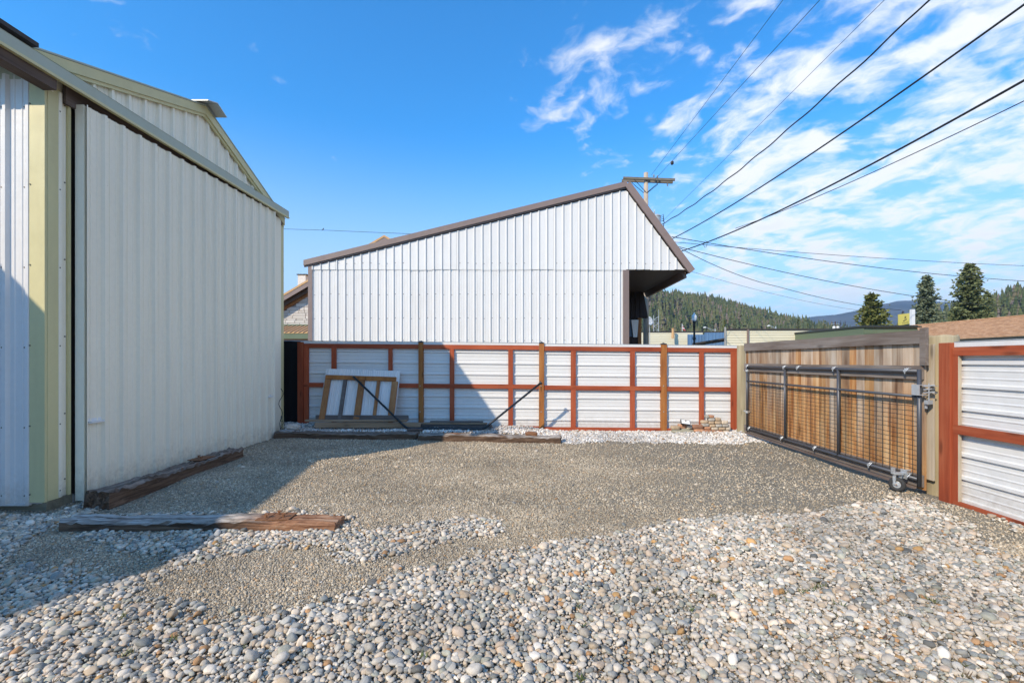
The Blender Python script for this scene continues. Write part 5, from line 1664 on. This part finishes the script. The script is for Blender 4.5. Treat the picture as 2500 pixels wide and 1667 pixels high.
# ------------------------------------------------------------------ trees
def conifer(px, ytop, Y, width_px, name, label, m, seed, group, lean=0, shape=.85, dens=1.0, base=.0, trunk_show=False):
    rr = np.random.default_rng(seed)
    top = at(px, ytop, Y); H = top.z; Rm = width_px * Y / F / 2
    x0, y0 = top.x - lean * H, Y
    t = thing(name, (x0, y0, 0), label, 'tree', group)
    MB().tube([(x0, y0, 0), (x0 + lean * H * .5, y0, H * .5), (x0 + lean * H, y0, H * .97)], [.035 * H * .6, .02 * H * .6, .02], 8).build('trunk', M['trunk'], t)
    V = []; Fc = []; T = []
    nl = int(64 * dens)
    for i in range(nl):
        h = base + (1 - base) * (i + rr.uniform(0, 1)) / nl
        L0 = Rm * ((1 - h) ** shape) * 1.08 + .03 * Rm
        nb = int(max(5, 13 * dens * (1 - .5 * h)))
        lay = rr.uniform(.72, 1.12)
        for b in range(nb):
            a = rr.uniform(0, 6.283); L = L0 * lay * rr.uniform(.62, 1.12)
            droop = rr.uniform(.12, .42) * (1 - h * .9) - .25 * h
            ns = max(4, int(L / (Rm * .06)))
            bt = rr.uniform(-.25, .25)
            for s in range(ns):
                u = (s + rr.uniform(0, 1)) / ns
                if u < .12 and h < .9: continue
                c = np.array([math.cos(a) * L * u, math.sin(a) * L * u, H * h - droop * L * u + .16 * L * u * u])
                c[0] += x0 + lean * H * h; c[1] += y0
                c += rr.normal(0, .045 * Rm, 3) * (.4 + u)
                sz = Rm * rr.uniform(.06, .125) * (1.1 - .3 * u)
                az = a + rr.normal(0, .8)
                d = np.array([math.cos(az), math.sin(az), rr.normal(.0, .32)]) * sz * 1.5
                w = np.array([-math.sin(az), math.cos(az), rr.normal(0, .35)]) * sz * .75
                n0 = len(V); tip = c + d
                upz = np.array([0, 0, sz * .65])
                V += [tuple(c - w), tuple(c + w), tuple(tip), tuple(c - upz), tuple(c + upz * .9)]
                Fc += [(n0, n0 + 1, n0 + 2), (n0 + 3, n0 + 4, n0 + 2)]
                tv = np.clip(.25 + .55 * u + bt + rr.normal(0, .15), 0, 1); T += [tv] * 5
    mb = MB(); mb.v = V; mb.f = Fc
    o = mb.build('crown', M[m], t)
    at_ = o.data.attributes.new('tone', 'FLOAT', 'POINT'); at_.data.foreach_set('value', np.array(T, np.float32))
    return t


G = 'conifers beyond the yard'
conifer(2128, 720, 62, 112, 'spruce_tree', 'bushy broad spruce left of the yellow sign', 'pine', 21, G, -.03, .55, .95)
conifer(2261, 675, 66, 92, 'spruce_tree', 'upright dense blue-green spruce right of the yellow sign', 'bluespruce', 22, G, 0, .62, 1.25)
conifer(2368, 648, 72, 112, 'spruce_tree', 'tallest spruce, with a rounded top, near the right edge', 'spruce', 23, G, .01, .55, 1.25)
conifer(1794, 784, 95, 44, 'spruce_tree', 'pale blue-green spruce top above the long cream building', 'bluespruce', 24, G, 0, .7, .7)
conifer(1769, 781, 110, 30, 'pine_tree', 'yellow-green young pine behind the left end of the long cream building', 'pine', 25, G, 0, .7, .6)
conifer(1949, 779, 150, 34, 'pine_tree', 'dark conical pine above the middle of the long cream building', 'spruce', 26, G, 0, .7, .7)
conifer(2014, 783, 160, 26, 'pine_tree', 'slim pine just right of the long cream building', 'spruce', 27, G, 0, .8, .6)
conifer(1972, 790, 170, 24, 'pine_tree', 'low pine between the dark conical pine and the slim pine', 'pine', 28, G, 0, .6, .6)
conifer(2052, 783, 175, 18, 'larch_tree', 'reddish-brown bare larch right of the distant transformer pole', 'brownwood', 29, G, 0, .8, .5)
conifer(2064, 784, 180, 16, 'larch_tree', 'second reddish-brown larch next to the bushy spruce', 'brownwood', 30, G, 0, .8, .5)
conifer(2205, 757, 140, 30, 'larch_tree', 'brown larch showing above the yellow sign', 'brownwood', 31, G, 0, .7, .5)
conifer(2412, 716, 120, 60, 'pine_tree', 'broad dark pine leaning out right of the tallest spruce', 'spruce', 32, G, 0, .5, .8)


def heightfield(name, X, Y, Zf, m, label):
    GX_, GY_ = np.meshgrid(X, Y); GZ_ = Zf(GX_, GY_); nx_, ny_ = len(X), len(Y)
    me = bpy.data.meshes.new(name); ii = (np.arange(ny_ - 1)[:, None] * nx_ + np.arange(nx_ - 1)[None, :]).ravel()
    me.from_pydata(np.stack([GX_.ravel(), GY_.ravel(), GZ_.ravel()], 1).tolist(), [], np.stack([ii, ii + 1, ii + nx_ + 1, ii + nx_], 1).tolist())
    for p in me.polygons: p.use_smooth = True
    me.materials.append(M[m]); o = bpy.data.objects.new(name, me); col.objects.link(o)
    return tag(o, label, None, None, 'structure')


def ridge(pts, Y):
    q = [at(px, py, Y) for px, py in pts]
    xs = [p.x for p in q]; zs = [p.z for p in q]
    return lambda x: np.interp(x, xs, zs)


r1 = ridge([(-200, 760), (900, 735), (1300, 722), (1560, 722), (1640, 730), (1700, 736), (1760, 747), (1800, 757), (1850, 772), (1900, 785), (1950, 796), (2050, 815), (2200, 850), (2500, 878)], 850)


def Z1(x, y):
    s = sm((y - 300) / 550); b = 1 - .6 * sm((y - 850) / 500)
    return -3 + (r1(x * 850 / np.maximum(y, 500)) + 3) * s * b + 3 * np.sin(x * .03 + y * .02) * s


r2 = ridge([(2060, 872), (2150, 835), (2250, 800), (2330, 778), (2400, 757), (2450, 738), (2500, 722), (2560, 705), (2800, 660), (3500, 640)], 500)


def Z2(x, y):
    s = sm((y - 170) / 330); b = 1 - .5 * sm((y - 500) / 400)
    return -4 + (r2(x * 500 / np.maximum(y, 300)) + 4) * s * b + 2 * np.sin(x * .04 + y * .03) * s


r3 = ridge([(1000, 850), (1500, 830), (1900, 803), (1935, 788), (1990, 778), (2040, 771), (2100, 757), (2150, 744), (2190, 739), (2260, 742), (2340, 741), (2420, 748), (2600, 760), (3200, 790), (4000, 840)], 4200)


def Z3(x, y):
    s = sm((y - 2300) / 1900); b = 1 - .6 * sm((y - 4200) / 1500)
    return -10 + (r3(x * 4200 / np.maximum(y, 3000)) + 10) * s * b + 28 * np.sin(x * .006 + 2) * np.sin(y * .004) * s * b


heightfield('hill', np.linspace(-1300, 1100, 120), np.linspace(280, 1350, 60), Z1, 'hill', 'wooded hill behind the town, right of the hall')
heightfield('hill', np.linspace(180, 1500, 70), np.linspace(160, 900, 50), Z2, 'hill', 'wooded slope rising at the right edge')
heightfield('mountain', np.linspace(-3000, 6800, 150), np.linspace(2200, 5700, 50), Z3, 'mountain', 'hazy blue mountain ridge on the horizon')


def forest(name, label, n, xr, yr, Zf, hr, seed, keep):
    rr = np.random.default_rng(seed)
    x = rr.uniform(*xr, n); y = yr[0] + (yr[1] - yr[0]) * rr.random(n) ** .9
    k = keep(x, y); x, y = x[k], y[k]; n = len(x); z = Zf(x, y) - .5
    h = rr.uniform(*hr, n) * (1 + .25 * np.sin(x * .02) * np.sin(y * .03)); h[rr.random(n) < .07] *= 1.3
    h *= rr.uniform(.55, 1.15, n)
    tone = np.clip(rr.beta(2, 2.4, n) + .16 * np.sin(x * .013 + 1) * np.sin(y * .017) + (rr.random(n) < .16) * .4, 0, 1)
    br = tone > .72; h[br] *= .6
    w = h * rr.uniform(.15, .30, n); w[br] *= 1.6
    ns = 6; tiers = ((.08, .52, 1.0), (.34, .78, .72), (.60, 1.0, .44))
    V = []; Tt = []
    ang0 = rr.uniform(0, 6.28, n)
    for (z0, z1, kw) in tiers:
        for s in range(ns):
            a = ang0 + 2 * math.pi * s / ns + z0 * 3
            rad = w * kw * rr.uniform(.6, 1.25, n)
            V.append(np.stack([x + rad * np.cos(a), y + rad * np.sin(a), z + h * (z0 + rr.uniform(-.05, .05, n))], 1)); Tt.append(np.clip(tone + rr.normal(0, .08, n), 0, 1))
        V.append(np.stack([x + rr.normal(0, .02, n) * h, y, z + h * z1], 1)); Tt.append(np.clip(tone + .05, 0, 1))
    V = np.stack(V, 1).reshape(-1, 3); Tt = np.stack(Tt, 1).ravel(); per = 3 * (ns + 1)
    f = []
    for q in range(3):
        b = q * (ns + 1)
        for s in range(ns): f.append((b + s, b + (s + 1) % ns, b + ns))
    f = (np.array(f)[None] + (np.arange(n) * per)[:, None, None]).reshape(-1, 3)
    me = bpy.data.meshes.new(name)
    me.vertices.add(len(V)); me.vertices.foreach_set('co', V.astype(np.float32).ravel())
    me.loops.add(f.size); me.loops.foreach_set('vertex_index', f.astype(np.int32).ravel())
    me.polygons.add(len(f)); me.polygons.foreach_set('loop_start', (np.arange(len(f)) * 3).astype(np.int32))
    me.update(calc_edges=True); me.validate()
    a = me.attributes.new('tone', 'FLOAT', 'POINT'); a.data.foreach_set('value', Tt.astype(np.float32))
    me.materials.append(M['forest']); o = bpy.data.objects.new(name, me); col.objects.link(o)
    return tag(o, label, None, None, 'stuff')


inview = lambda x, y: (x / y > -.75) & (x / y < 1.35)
forest('hill_forest', 'far conifer forest covering the hill behind the town', 14000, (-250, 800), (330, 900), Z1, (9, 15.5), 41, lambda x, y: (x / y > -.3) & (x / y < .95))
forest('slope_forest', 'conifer forest on the slope at the right edge', 9500, (200, 1250), (175, 540), Z2, (8, 15), 42, lambda x, y: (x / y > .62) & (x / y < 2.6))


# ------------------------------------------------------------------ air
def make_haze():
    m = bpy.data.materials.new('haze'); m.use_nodes = True; nt = m.node_tree; nt.nodes.clear()
    pv = nd(nt, 'ShaderNodeVolumePrincipled', {'Color': (.50, .70, 1, 1), 'Density': 1.25e-4, 'Anisotropy': .1})
    out = nd(nt, 'ShaderNodeOutputMaterial'); nt.links.new(pv.outputs[0], out.inputs['Volume'])
    o = bx('haze', (-9500, -9500, -12), (9500, 9500, 620), m)
    tag(o, 'thin blue air over the whole valley', None, None, 'stuff')


make_haze()
